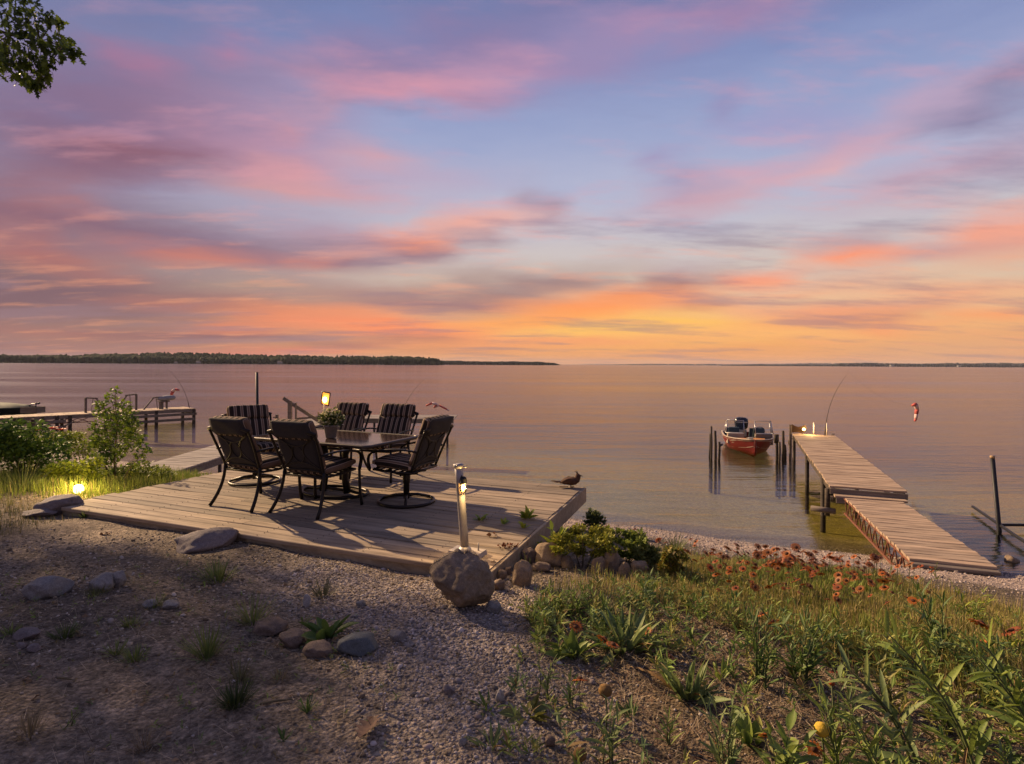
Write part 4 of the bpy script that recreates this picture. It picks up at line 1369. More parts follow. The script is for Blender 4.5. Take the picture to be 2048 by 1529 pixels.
def build_boat():
    stem = at_z(1497, 914, 0)
    d = Vector((.372, .928, 0))
    # local +Y is the bow, pointing back at the viewer
    rz = math.atan2(d.x, -d.y)
    t = thing('motor_boat', 'red motor boat with cream trim and black outboard moored bow-in beside the dock', 'boat', (stem.x + d.x * 1.78, stem.y + d.y * 1.78, -.02), rz)
    t.scale = (1, .78, .86); t.rotation_euler.z = rz + R(7)
    ys = np.array([-2.35, -1.6, -.8, 0, .8, 1.4, 1.9, 2.2, 2.36])
    half = np.array([.80, .84, .87, .88, .82, .66, .42, .20, .03])     # gunwale half beam
    chine = np.array([.66, .69, .70, .68, .56, .38, .19, .08, .02])
    zg = np.array([.62, .62, .63, .64, .66, .68, .70, .72, .73])
    zch = np.array([.06, .06, .06, .07, .11, .17, .25, .33, .40])
    zk = np.array([-.12, -.12, -.12, -.12, -.11, -.08, -.02, .10, .24])
    out, inn = [], []
    hull = MB(); rings = []
    for i in range(len(ys)):
        mid = lambda a, b, k: a + (b - a) * k
        side = [(half[i], zg[i]), (mid(half[i], chine[i], .5) + .02, mid(zg[i], zch[i], .5)), (chine[i], zch[i]), (chine[i] * .5, mid(zch[i], zk[i], .55)), (0.0, zk[i])]
        ring = [Vector((-x, ys[i], z)) for x, z in side] + [Vector((x, ys[i], z)) for x, z in side[-2::-1]]
        rings.append(ring)
    hull.loft(rings, closed=False, cap=False)
    n = 9; hull.add(rings[0], [tuple(range(n))])
    h = hull.build('hull', M_HULL, t, True)
    # inner skin and floor
    ins = MB(); r2 = []
    for i in range(len(ys)):
        hb = max(.005, half[i] - .06); cb = max(.004, chine[i] - .05)
        r2.append([Vector((-hb, ys[i], zg[i] - .005)), Vector((-cb - .03, ys[i], .25 if i < 4 else .40)), Vector((0, ys[i], .24 if i < 4 else .40)), Vector((cb + .03, ys[i], .25 if i < 4 else .40)), Vector((hb, ys[i], zg[i] - .005))])
    ins.loft(r2, closed=False, cap=False); ins.build('inner_liner', M_GREYCON, t)
    for s in (-1, 1):
        pts = [Vector((s * max(.015, half[i] - .02), ys[i], zg[i] + .012)) for i in range(len(ys))]
        MB().tube(pts, .034, 8, flat=(1.1, .8)).build('gunwale', M_CREAM, t, True)
        pts = [Vector((s * (half[i] + (chine[i] - half[i]) * .78 + .012), ys[i], zg[i] + (zch[i] - zg[i]) * .74)) for i in range(len(ys))]
        MB().tube(pts, .010, 6).build('side_stripe', M_CREAM, h, True)
        pts = [Vector((s * (half[i] + (chine[i] - half[i]) * .10 + .010), ys[i], zg[i] + (zch[i] - zg[i]) * .12)) for i in range(len(ys))]
        MB().tube(pts, .006, 6).build('side_stripe', M_CREAM, h, True)
        # faint swoosh graphic on the side
        g = MB()
        for (y0, y1, z0, z1) in ((.9, 1.35, .50, .58), (1.0, 1.3, .45, .49), (1.15, 1.55, .56, .60)):
            def sp(y, z):
                hb = np.interp(y, ys, half); cb = np.interp(y, ys, chine); zz0 = np.interp(y, ys, zg); zz1 = np.interp(y, ys, zch)
                k = (zz0 - z) / (zz0 - zz1); return Vector((s * (hb + (cb - hb) * k + .02 * 4 * k * (1 - k) + .012), y, z))
            g.tube([sp(y0, z0), sp((y0 + y1) / 2, (z0 + z1) / 2 + .015), sp(y1, z1)], [.004, .012, .003], 5)
        g.build('side_graphic', M_CREAM, h)
    MB().tube([Vector((0, 2.30, -.06 + .12)), Vector((0, 2.385, .45)), Vector((0, 2.40, .75))], .022, 8).build('stem_band', M_HULL, t, True)
    # raised casting platform in the bow
    pl = MB(); a = [(-.52, .75), (.10, .75), (.10, 1.3), (.06, 1.85), (-.20, 1.80), (-.45, 1.32)]
    pl.loft([[Vector((x, y, z)) for x, y in a] for z in (.42, .665)]); pl.build('bow_platform', M_TAN, t)
    MB().box((.30, 1.15, .63), (.34, .5, .06)).build('bow_hatch', M_TAN, t)
    MB().lathe([(.10, 0), (.11, .03), (.02, .06), (.02, .16), (.06, .18), (.0, .2)], 12, (.02, 1.5, .56)).build('trolling_motor', M_BLACK, t, True)
    MB().tube([(.12, 1.7, .62), (.2, 1.55, .72), (.05, 1.35, .70)], .035, 8).build('mooring_line', M_ROPE, t, True)
    MB().box((.10, 1.78, .72), (.16, .12, .14), Matrix.Rotation(.4, 3, 'Z')).build('cleat_box', M_ALU, t)
    # consoles, port and starboard, and walk-through
    for s in (-1, 1):
        MB().box((s * .50, .45, .60), (.62, .55, .46), None, .92).build('console', M_GREYCON if s < 0 else M_CREAM, t)
        # windshield
        x0, x1 = s * .84, s * .20
        fr = MB(); yb, yt = .62, .36; zb, ztp = .83, 1.38
        c = [(x0, yb - .15, zb), (x1, yb, zb), (x1, yt, ztp), (x0 * .93, yt - .12, ztp)]
        for i in range(4):
            fr.tube([c[i], c[(i + 1) % 4]], .016, 6)
        fr.tube([c[0], (x0 * 1.0, yb - .75, zb - .02)], .014, 6); fr.tube([c[3], (x0 * .95, yt - .65, ztp - .12)], .014, 6); fr.tube([(x0, yb - .75, zb - .02), (x0 * .95, yt - .65, ztp - .12)], .014, 6)
        f = fr.build('windshield_frame', M_ALU, t, True)
        mesh_obj('pane', [Vector(q) for q in c] + [Vector((x0, yb - .75, zb - .02)), Vector((x0 * .95, yt - .65, ztp - .12))], [(0, 1, 2, 3), (0, 3, 5, 4)], M_PANE, f)
        sb = MB(); sb.box((s * .46, -.45, .50), (.46, .46, .14), None, .92); sb.build('seat', M_SEAT, t)
        bk = MB(); bk.box((s * .46, -.70, .76), (.42, .12, .44), Matrix.Rotation(R(-8), 3, 'X'), .9); bk.build('seat_back', M_SEAT, t)
        bk = MB(); bk.box((s * .46, -1.75, .66), (.50, .14, .40), None, .9); bk.build('rear_seat_back', M_SEAT, t)
    MB().tube([Vector((-.42 + .17 * math.cos(a), .08, .92 + .17 * math.sin(a))) for a in np.linspace(0, 6.28, 17)[:-1]], .014, 6, closed=True).build('steering_wheel', M_BLACK, t, True)
    # outboard motor on the transom
    rr = []
    for (z, wx, y0, y1) in ((.72, .17, -2.78, -2.42), (.80, .25, -2.92, -2.36), (1.05, .28, -2.98, -2.34), (1.22, .26, -2.94, -2.38), (1.30, .16, -2.84, -2.46)):
        ring = []
        for a in np.linspace(0, 2 * math.pi, 17)[:-1]:
            ca, sa = math.cos(a), math.sin(a)
            ring.append(Vector((wx * abs(ca) ** .6 * (1 if ca > 0 else -1), (y0 + y1) / 2 + (y1 - y0) / 2 * abs(sa) ** .6 * (1 if sa > 0 else -1), z)))
        rr.append(ring)
    o = MB(); o.loft(rr); mo = o.build('outboard_cowl', M_MOTOR, t, True)
    MB().box((0, -2.32, 1.08), (.42, .01, .05)).build('cowl_stripe', M_ALU, mo)
    MB().box((0, -2.62, .25), (.16, .26, 1.0), None, .9).build('outboard_leg', M_MOTOR, t)
    MB().box((0, -2.4, .55), (.36, .12, .32)).build('motor_bracket', M_ALU, t)


build_boat()


# ================================================================ steel pole with boat rails at the right edge
def build_pole():
    b = gp(2003, 1104)
    t = thing('steel_pole', 'tall dark steel pole with a tan cap at the right edge of the beach', 'pole', b)
    top = at_d(1985, 916, b.y) - b
    MB().tube([Vector((0, 0, -.3)), Vector((0, 0, 0)), top], .040, 14).build('shaft', M_DARKPOLE, t, True)
    MB().lathe([(.043, -.01), (.043, .04), (.0, .045)], 14, top).build('cap', plain('tan_cap', (.36, .24, .13), .7), t, True)
    MB().lathe([(.10, -.02), (.10, .02), (.05, .03)], 14).build('foot_plate', M_DARKPOLE, t, True)
    for (a, c, lab) in (((1945, 1078), (2075, 1133), 'long dark slanting launch rail lying on the beach left of the pole foot'), ((1998, 1103), (2080, 1109), 'short dark launch rail lying level right of the pole foot')):
        p, q = gp(*a), gp(*c)
        p.z = max(p.z, 0) + .10; q.z = max(q.z, 0) + .12
        o = MB().bar(Vector((0, 0, 0)), q - p, .045, .05).build('launch_rail', M_DARKPOLE); o.location = p
        tag(o, lab, 'rail', 'boat launch rails')


build_pole()


# ================================================================ middle dock behind the furniture
def build_mid_dock():
    zt = .82
    x0, x1, y0, y1 = -8.85, -7.62, 12.6, 25.8
    t = thing('lake_dock', 'grey plank dock leaving the shore left of the patio chairs', 'dock', (x0, y0, 0), R(.8))
    w, l = x1 - x0, y1 - y0
    dock_boards(t, w, l, zt, M_DOCKG)
    for x in (.04, w - .04):
        MB().bar((x, .02, zt - .125), (x, l, zt - .125), .045, .17).build('stringer', M_RAILW, t)
    for y in (2.6, 5.5, 8.5, 12.6):
        for x in (.06, w - .06):
            MB().tube([(x, y, -2), (x, y, zt - .04)], .045, 9).build('post', M_POSTW, t, True)
    # cross platform at the outer end
    g = thing('dock_platform', 'grey cross platform at the outer end of the middle dock behind the chairs', 'dock', (x0 + .05, y1 + .02, 0), R(.8))
    dock_boards(g, 6.2, 2.0, zt, M_DOCKG)
    MB().bar((.02, .05, zt - .125), (6.18, .05, zt - .125), .045, .17).build('stringer', M_RAILW, g)
    for x in (.3, 2.6, 5.9):
        MB().tube([(x, .1, -2.5), (x, .1, zt - .04)], .05, 9).build('post', M_POSTW, g, True)
    # tall pole
    b = Vector((x0 - .06, 20.0, 0)); top = at_d(514, 745, 20.0); bx = at_d(516, 800, 20.0)
    o = MB().tube([(0, 0, -1.8), (0, 0, .8), (top.x - bx.x, 0, top.z)], .045, 10).build('mooring_pole', M_DARKPOLE, None, True); o.location = (bx.x, 20.0, 0)
    tag(o, 'tall dark mooring pole rising above the leftmost patio chairs', 'pole')
    # stair with a slanting hand rail going down into the water
    s = thing('swim_stair', 'grey timber stair with a slanting handrail behind the patio table', 'stair', (0, 0, 0))
    d = 22.6
    P = lambda px, py, dd=d: at_d(px, py, dd)
    o_ = P(585, 845); o_.z = zt; s.location = o_
    L_ = lambda px, py, dd=d: P(px, py, dd) - o_
    MB().bar(L_(567, 797), L_(652, 852), .06, .13).build('handrail', M_RAILW, s)
    MB().bar(L_(580, 802), L_(580, 850), .16, .10, up=(0, 1, 0)).build('newel_post', M_RAILW, s)
    MB().bar(L_(592, 806), L_(592, 850), .07, .07, up=(0, 1, 0)).build('newel_post', M_RAILW, s)
    MB().bar(L_(592, 838), L_(668, 832), .05, .08).build('lower_rail', M_RAILW, s)
    MB().bar(L_(637, 824), L_(637, 846), .05, .05, up=(0, 1, 0)).build('short_post', M_RAILW, s)
    MB().bar(L_(650, 829), L_(668, 829), .18, .09).build('rail_cap', M_RAILW, s)
    q = at_d(554, 845, 22.4); q.z = zt
    o = thing('dock_bollard', 'short grey bollard with a side peg on the middle dock, left of the handrail', 'bollard', q)
    MB().bar((0, 0, 0), (0, 0, .46), .10, .10, up=(0, 1, 0)).build('post', M_RAILW, o)
    MB().bar((-.14, 0, .36), (0, 0, .36), .05, .05).build('peg', M_RAILW, o)
    # framed lamp on a post
    lp = at_d(648, 833, 23.0); top = at_d(649, 805, 23.0)
    f = thing('post_lamp', 'lit yellow panel lamp on a thin post above the flower pot', 'lamp', lp)
    MB().tube([(0, 0, -.35), (0, 0, top.z - lp.z + .2)], .03, 8).build('post', M_GALV, f, True)
    c = at_d(650, 798, 23.0) - lp
    rot = Matrix.Rotation(R(12), 3, 'Y')
    k = 23.0 / F
    fr = MB()
    cs = [rot @ Vector((x, 0, z)) + c for x, z in ((-.16, .26), (.16, .26), (.20, -.24), (-.10, -.22))]
    for i in range(4): fr.tube([cs[i], cs[(i + 1) % 4]], .026, 8)
    fr.build('frame', M_BLACK, f, True)
    pm = emit('lamp_panel_amber', (.80, .36, .07), .32)
    pn = MB(); pn.loft([[q + Vector((0, y, 0)) for q in cs] for y in (-.008, .008)]); pn.build('panel', pm, f)
    gl = MB().lathe([(0, .11), (.06, .09), (.085, 0), (.06, -.09), (0, -.11)], 14).build('bulb', M_BULB, f, True); gl.location = c + Vector((.02, -.07, -.03))
    lamp_light('post_lamp_light', f, c + Vector((0, -.55, -.1)), 12, rad=.08)
    # rod and windsock at the platform's right end
    d2 = 26.2
    p0 = at_d(800, 843, d2); p0.z = zt
    p1 = at_d(853, 756, d2)
    sk = at_d(852, 812, d2 - .3)
    rod_and_sock('thin dark fishing rod leaning right behind the rightmost far chair', 'small red windsock drifting just above the right swivel chair', p0, p1, (-.12, 0, .12), sk,
                 [((0, 0, 0), .05), ((.28, 0, .12), .075), ((.50, 0, .05), .08), ((.36, 0, -.08), .06), ((.60, 0, .02), .06), ((.95, 0, -.16), .05), ((1.05, 0, -.24), .03)])


build_mid_dock()


# ================================================================ neighbour's dock at the far left
def build_left_dock():
    zt = .72
    A = at_z(392, 817, zt); B = at_z(-60, 840, zt)
    rz, l = frame_from(B, A)
    # local +Y runs from the shore end (left) to the outer end (right); local -X is away from the viewer
    t = thing('neighbour_dock', 'long brown timber dock on trestles across the water at the far left', 'dock', (B.x, B.y, 0), rz)
    w = 1.7
    n = int(l / .16)
    pr = [plank_mesh(w, .15, .045, 700 + k).build('plank', M_DOCKW, t) for k in range(3)]
    for i in range(n):
        o = pr[i] if i < 3 else pr[i % 3].copy()
        if i >= 3: COL.objects.link(o); o.parent = t
        o.location = (-w / 2, (i + .5) * .16, zt + random.uniform(-.004, .004))
    for x in (-.03, -w + .03):
        MB().bar((x, 0, zt - .12), (x, l, zt - .12), .05, .15).build('stringer', M_RAILW, t)
    # outer crib: posts and horizontal boards
    for y in np.linspace(l - 7.6, l - .1, 5):
        for x in (-.02, -w + .02):
            MB().bar((x, y, -2.5), (x, y, zt - .045), .14, .14, up=(0, 1, 0)).build('post', M_POSTW, t)
    for (y0, y1) in ((l - 4.2, l - .1), (l - 7.6, l - 5.9)):
        for z in (.14, .42):
            MB().bar((.06, y0, z), (.06, y1, z), .04, .14).build('fender_board', M_RAILW, t)
    MB().bar((.03, l + .02, .42), (-w, l + .02, .42), .04, .14).build('fender_board', M_RAILW, t)
    # shore half: truss with braces
    for k in range(8):
        y = l * .10 + k * l * .045
        MB().bar((.02, y, zt - .2), (.02, y + l * .045, zt - .38), .03, .03).build('truss_web', M_RUSTBAR, t)
        MB().bar((.02, y, zt - .38), (.02, y + l * .045, zt - .2), .03, .03).build('truss_web', M_RUSTBAR, t)
    MB().bar((.02, l * .08, zt - .4), (.02, l * .50, zt - .4), .035, .035).build('truss_chord', M_RUSTBAR, t)
    for y in (l * .16, l * .27, l * .33):
        MB().bar((-.02, y, -2), (-.02, y, zt - .045), .13, .13, up=(0, 1, 0)).build('post', M_POSTW, t)
    MB().bar((.06, l * .27, -.2), (.06, l * .40, zt - .35), .06, .06).build('brace', M_RAILW, t)
    MB().bar((.06, l * .16, zt - .35), (.06, l * .10, -.1), .06, .06).build('brace', M_RAILW, t)
    MB().bar((.06, l * .27, zt - .3), (.06, l * .33, .1), .06, .06).build('brace', M_RAILW, t)
    M = Matrix.Translation((B.x, B.y, 0)) @ Matrix.Rotation(rz, 4, 'Z')
    # three A-frame davits on the dock
    labs = ['grey timber davit frame nearest the shore on the far left dock', 'grey timber davit frame behind the sapling on the far left dock', 'grey timber davit frame next to the covered grey motor on the far left dock']
    for (px, top, flip, lab) in ((179, 796, 1, labs[0]), (266, 789, -1, labs[1]), (318, 794, -1, labs[2])):
        u, v = ray(px, 815)
        # along the dock, half way across
        best = min(np.linspace(0, l, 400), key=lambda y: abs((M @ Vector((-w * .5, y, 0))).x / (M @ Vector((-w * .5, y, 0))).y - u))
        p = M @ Vector((-w * .5, best, zt))
        hgt = at_d(px, top, p.y).z - zt
        o = thing('davit_frame', lab, 'davit', p, rz, 'davit frames on the far left dock')
        MB().bar((0, -.16 * flip, 0), (0, -.16 * flip, hgt), .10, .10, up=(1, 0, 0)).build('upright', M_RAILW, o)
        MB().bar((0, -.16 * flip, hgt), (0, .35 * flip, hgt - .05), .08, .07).build('head_beam', M_RAILW, o)
        MB().bar((0, .28 * flip, hgt - .05), (0, .75 * flip, 0), .07, .07).build('strut', M_RAILW, o)
        MB().bar((0, .08 * flip, 0), (0, .14 * flip, hgt - .05), .03, .03).build('tie', M_RAILW, o)
    # covered outboard on a stand
    best = l * .885
    p = M @ Vector((-w * .5, best, zt)); 
    u, v = ray(331, 815)
    best = min(np.linspace(0, l, 400), key=lambda y: abs((M @ Vector((-w * .5, y, 0))).x / (M @ Vector((-w * .5, y, 0))).y - u))
    p = M @ Vector((-w * .5, best, zt))
    o = thing('covered_motor', 'grey covered boat motor on a wooden stand on the far left dock', 'motor', p, rz)
    for y in (-.28, .05):
        MB().bar((0, y, 0), (0, y, .42), .10, .10, up=(1, 0, 0)).build('stand_post', M_RAILW, o)
    MB().bar((0, -.36, .40), (0, .16, .40), .30, .06).build('stand_top', M_RAILW, o)
    rr = []
    for y, r in ((-.42, .06), (-.30, .16), (-.05, .20), (.22, .20), (.42, .17), (.50, .06)):
        rr.append([Vector((r * math.cos(a), y, .58 + .05 * y + r * .75 * math.sin(a))) for a in np.linspace(0, 6.2832, 13)[:-1]])
    MB().loft(rr).build('cover', plain('grey_motor_cover', (.26, .25, .25), .6, 0, .15, 9, .1), o, True)
    # rod and windsock at the outer end
    pe = M @ Vector((-w * .4, l - .45, zt)); dd = pe.y
    p0 = at_d(379, 813, dd); p0.z = zt; p1 = at_d(328, 733, dd); sk = at_d(358, 781, dd)
    rod_and_sock('thin dark fishing rod arching left from the end of the far left dock', 'red and white windsock fluttering above the far left dock', p0, p1, (.22, 0, .16), sk,
                 [((0, 0, 0), .06), ((-.18, 0, .06), .10), ((-.34, 0, -.04), .11), ((-.42, 0, -.26), .10), ((-.56, 0, -.46), .09), ((-.62, 0, -.62), .05)])
    # fish-cleaning sink on a post, on the near side
    b = at_d(66, 832, 25.5)
    o = thing('cleaning_sink', 'brown wooden sink box with a tap on a post at the far left', 'sink', (b.x, b.y, 0))
    MB().bar((0, 0, -.6), (0, 0, .75), .12, .12, up=(0, 1, 0)).build('post', M_POSTW, o)
    zz = at_d(66, 826, 25.5).z; zh = at_d(66, 814, 25.5).z
    bx = MB()
    W2, D2, T = .68, .5, .03
    for c_, s_ in (((0, -D2 / 2, 0), (W2, T, zh - zz)), ((0, D2 / 2, 0), (W2, T, zh - zz)), ((-W2 / 2, 0, 0), (T, D2 - T * 1.1, (zh - zz) * .99)), ((W2 / 2, 0, 0), (T, D2 - T * 1.1, (zh - zz) * .99)), ((0, 0, -(zh - zz) / 2 + .02), (W2 - T * 1.2, D2 - T * 1.2, .03))):
        bx.box(Vector(c_) + Vector((0, 0, (zz + zh) / 2)), s_)
    bx.build('sink_box', M_RAILW, o)
    tp = MB(); tp.tube([(.05, .1, zz), (.05, .1, zh + .17)], .02, 8); tp.tube([(-.16, .1, zh + .12), (.18, .1, zh + .12)], .022, 8); tp.tube([(-.16, .1, zh + .12), (-.16, .0, zh + .05)], .018, 8); tp.lathe([(.05, 0), (.05, .06), (0, .07)], 10, (.18, .1, zh + .12))
    tp.build('tap', M_BLACK, o, True)
    # dark boat under a green cover beyond
    c = at_d(5, 822, 29.0)
    o = thing('covered_boat', 'dark boat under a green cover at the left edge behind the dock', 'boat', (c.x - .9, c.y, 0), R(-82))
    ys = np.array([-2.4, -1.2, 0, 1.2, 1.9, 2.35]); hf = np.array([.8, .9, .92, .75, .45, .05])
    z1 = at_d(5, 815, 29).z; z0 = at_d(5, 827, 29).z
    rings = [[Vector((-h_, y, z1)), Vector((-h_ * .8, y, z0 - .1)), Vector((0, y, z0 - .3)), Vector((h_ * .8, y, z0 - .1)), Vector((h_, y, z1))] for y, h_ in zip(ys, hf)]
    MB().loft(rings, closed=False).build('hull', plain('dark_blue_hull', (.016, .020, .028), .3, 0, .2, 5, .02), o, True)
    rings = [[Vector((-h_ - .02, y, z1 - .03)), Vector((-h_ * .7, y, z1 + .10 * (1 - abs(y) / 3))), Vector((0, y, z1 + .28 * (1 - (y / 2.6) ** 2))), Vector((h_ * .7, y, z1 + .10 * (1 - abs(y) / 3))), Vector((h_ + .02, y, z1 - .03))] for y, h_ in zip(ys, hf)]
    MB().loft(rings, closed=False).build('cover', plain('green_tarpaulin', (.07, .085, .06), .8, 0, .2, 5, .3), o, True)
    for y in (-1.4, 1.2):
        MB().bar((-.4, y, -2), (-.4, y, z0 + .05), .1, .1, up=(1, 0, 0)).build('lift_post', M_POSTW, o)


build_left_dock()
# ================================================================ rocks
def rock_mat(name, c, var=.35):
    m, nt, bs, _ = newmat(name)
    v = objvec(nt)
    a = nz(nt, v, 6, 8, .7); b = nz(nt, v, 42, 6, .75); c3 = nz(nt, v, 160, 2, .6)
    cc = ramp(nt, a.outputs[0], [(.3, tuple(x * (1 - var) for x in c)), (.55, c), (.75, tuple(min(1, x * (1 + var)) for x in c))])
    cc = mixc(nt, .8, cc, ramp(nt, b.outputs[0], [(.3, (.62, .6, .58)), (.7, (1.25, 1.24, 1.22))]), 'MULTIPLY')
    cc = mixc(nt, .7, cc, ramp(nt, c3.outputs[0], [(.35, (.7, .7, .7)), (.65, (1.2, 1.2, 1.2))]), 'MULTIPLY')
    nt.links.new(cc, bs.inputs['Base Color'])
    bs.inputs['Roughness'].default_value = .82; bs.inputs['Specular IOR Level'].default_value = .3
    h = mth(nt, 'ADD', b.outputs[0], mth(nt, 'MULTIPLY', c3.outputs[0], .35))
    bump(nt, h, .55, .012, bs)
    return m


RM = {'tan': rock_mat('tan_boulder_stone', (.25, .185, .125)), 'grey': rock_mat('grey_field_stone', (.23, .22, .21), .25), 'mauve': rock_mat('mauve_grey_stone', (.20, .17, .165), .3),
      'slate': rock_mat('slate_blue_stone', (.11, .125, .13), .2), 'brown': rock_mat('brown_stone', (.17, .125, .095), .3), 'pale': rock_mat('pale_stone', (.40, .37, .34), .15)}
ICO3_V, ICO3_F = icosphere(3)


def rock(px, py, wpx, hpx, kind, label, seed, depth=1.0, lump=.18, yaw=None, sink=.34, name='rock', z=None, flatten=0.0):
    r = np.random.default_rng(seed)
    p = gp(px, py)
    k = p.y / F
    w, h = wpx * k, hpx * k * 1.12
    d = w * .8 * depth
    V = ICO3_V.copy()
    # smooth lumps, then a couple of planed facets
    f = np.ones(len(V))
    for _ in range(7):
        a = r.normal(size=3); a /= np.linalg.norm(a)
        f += lump * r.uniform(-.5, .6) * np.exp(2.2 * (V @ a - 1))
    for _ in range(9):
        a = r.normal(size=3) * 3.2; f += lump * .12 * np.sin(V @ a + r.uniform(0, 6))
    V = V * f[:, None]
    for _ in range(9):
        a = r.normal(size=3); a /= np.linalg.norm(a); lim = r.uniform(.62, .88)
        o = V @ a - lim; V -= np.outer(np.clip(o, 0, None) * .85, a)
    for _ in range(16):
        a = r.normal(size=3) * r.uniform(3, 9); V *= (1 + .012 * np.sin(V @ a + r.uniform(0, 6)))[:, None]
    V /= np.abs(V).max(0)
    if yaw is None: yaw = r.uniform(-.5, .5)
    V = V * np.array((w / 2, d / 2, h / 2 * (1 + sink)))
    c, s = math.cos(yaw), math.sin(yaw)
    V = np.stack([V[:, 0] * c - V[:, 1] * s, V[:, 0] * s + V[:, 1] * c, V[:, 2]], -1)
    o = mesh_obj(name, V, ICO3_F, RM[kind], smooth=True)
    zz = p.z if z is None else z
    o.location = (p.x, p.y + d * .35, zz + h / 2 * (1 - sink))
    tag(o, label, 'boulder' if name == 'boulder' else 'rock', 'rocks')
    return o


def boulder():
    """the big egg-shaped boulder leaning on the deck's near corner, broad above and narrow below"""
    p = gp(928, 1224); k = p.y / F
    sil = [(950, 1225), (972, 1214), (981, 1195), (984, 1160), (976, 1140), (950, 1119), (917, 1112), (892, 1119), (872, 1132), (856, 1150), (864, 1168), (878, 1188), (893, 1208), (912, 1221)]
    cx, cy = 922, 1168
    th = np.array([math.atan2(cy - y, x - cx) for x, y in sil]); rr = np.array([math.hypot(x - cx, y - cy) for x, y in sil])
    o_ = np.argsort(th); th, rr = th[o_], rr[o_]
    V, Fb = icosphere(4)
    r = np.random.default_rng(42)
    ang = np.arctan2(V[:, 2], V[:, 0])
    rad = np.interp(ang, np.r_[th - 2 * math.pi, th, th + 2 * math.pi], np.r_[rr, rr, rr])
    flat = np.sqrt(V[:, 0] ** 2 + V[:, 2] ** 2)
    rad = rad * np.clip(flat, 0, 1) ** .12
    V = np.stack([V[:, 0] * rad, V[:, 1] * 54, V[:, 2] * rad], -1)
    # a shelf-like ridge across the face, and rounded lumps
    ridge = 6 - 8 * np.cos((V[:, 0] + 20) / 28)
    V[:, 1] += np.where(V[:, 1] < 0, 10 / (1 + np.exp(-(V[:, 2] - ridge) / 2.5)) - 4, 0)
    for a, lim in (((-.35, -.75, .55), 46), ((.55, -.75, .2), 50), ((-.5, -.7, -.5), 44), ((.3, -.6, -.75), 50), ((.1, -.5, .86), 48)):
        a = np.array(a) / np.linalg.norm(a); V -= np.outer(np.clip(V @ a - lim + 3, 0, None) * .93, a)
    for _ in range(40):
        a = r.normal(size=3) * r.uniform(.04, .30); V *= (1 + .009 * np.sin(V @ a + r.uniform(0, 6)))[:, None]
    V = V * k
    o = mesh_obj('boulder', V, Fb, rock_mat('brown_boulder_stone', (.255, .198, .14), .5), smooth=True)
    o.location = (p.x - 6 * k, p.y + 30 * k, p.z + 53 * k)
    tag(o, 'largest brown boulder at the near corner of the deck below the umbrella stand', 'boulder', 'rocks')


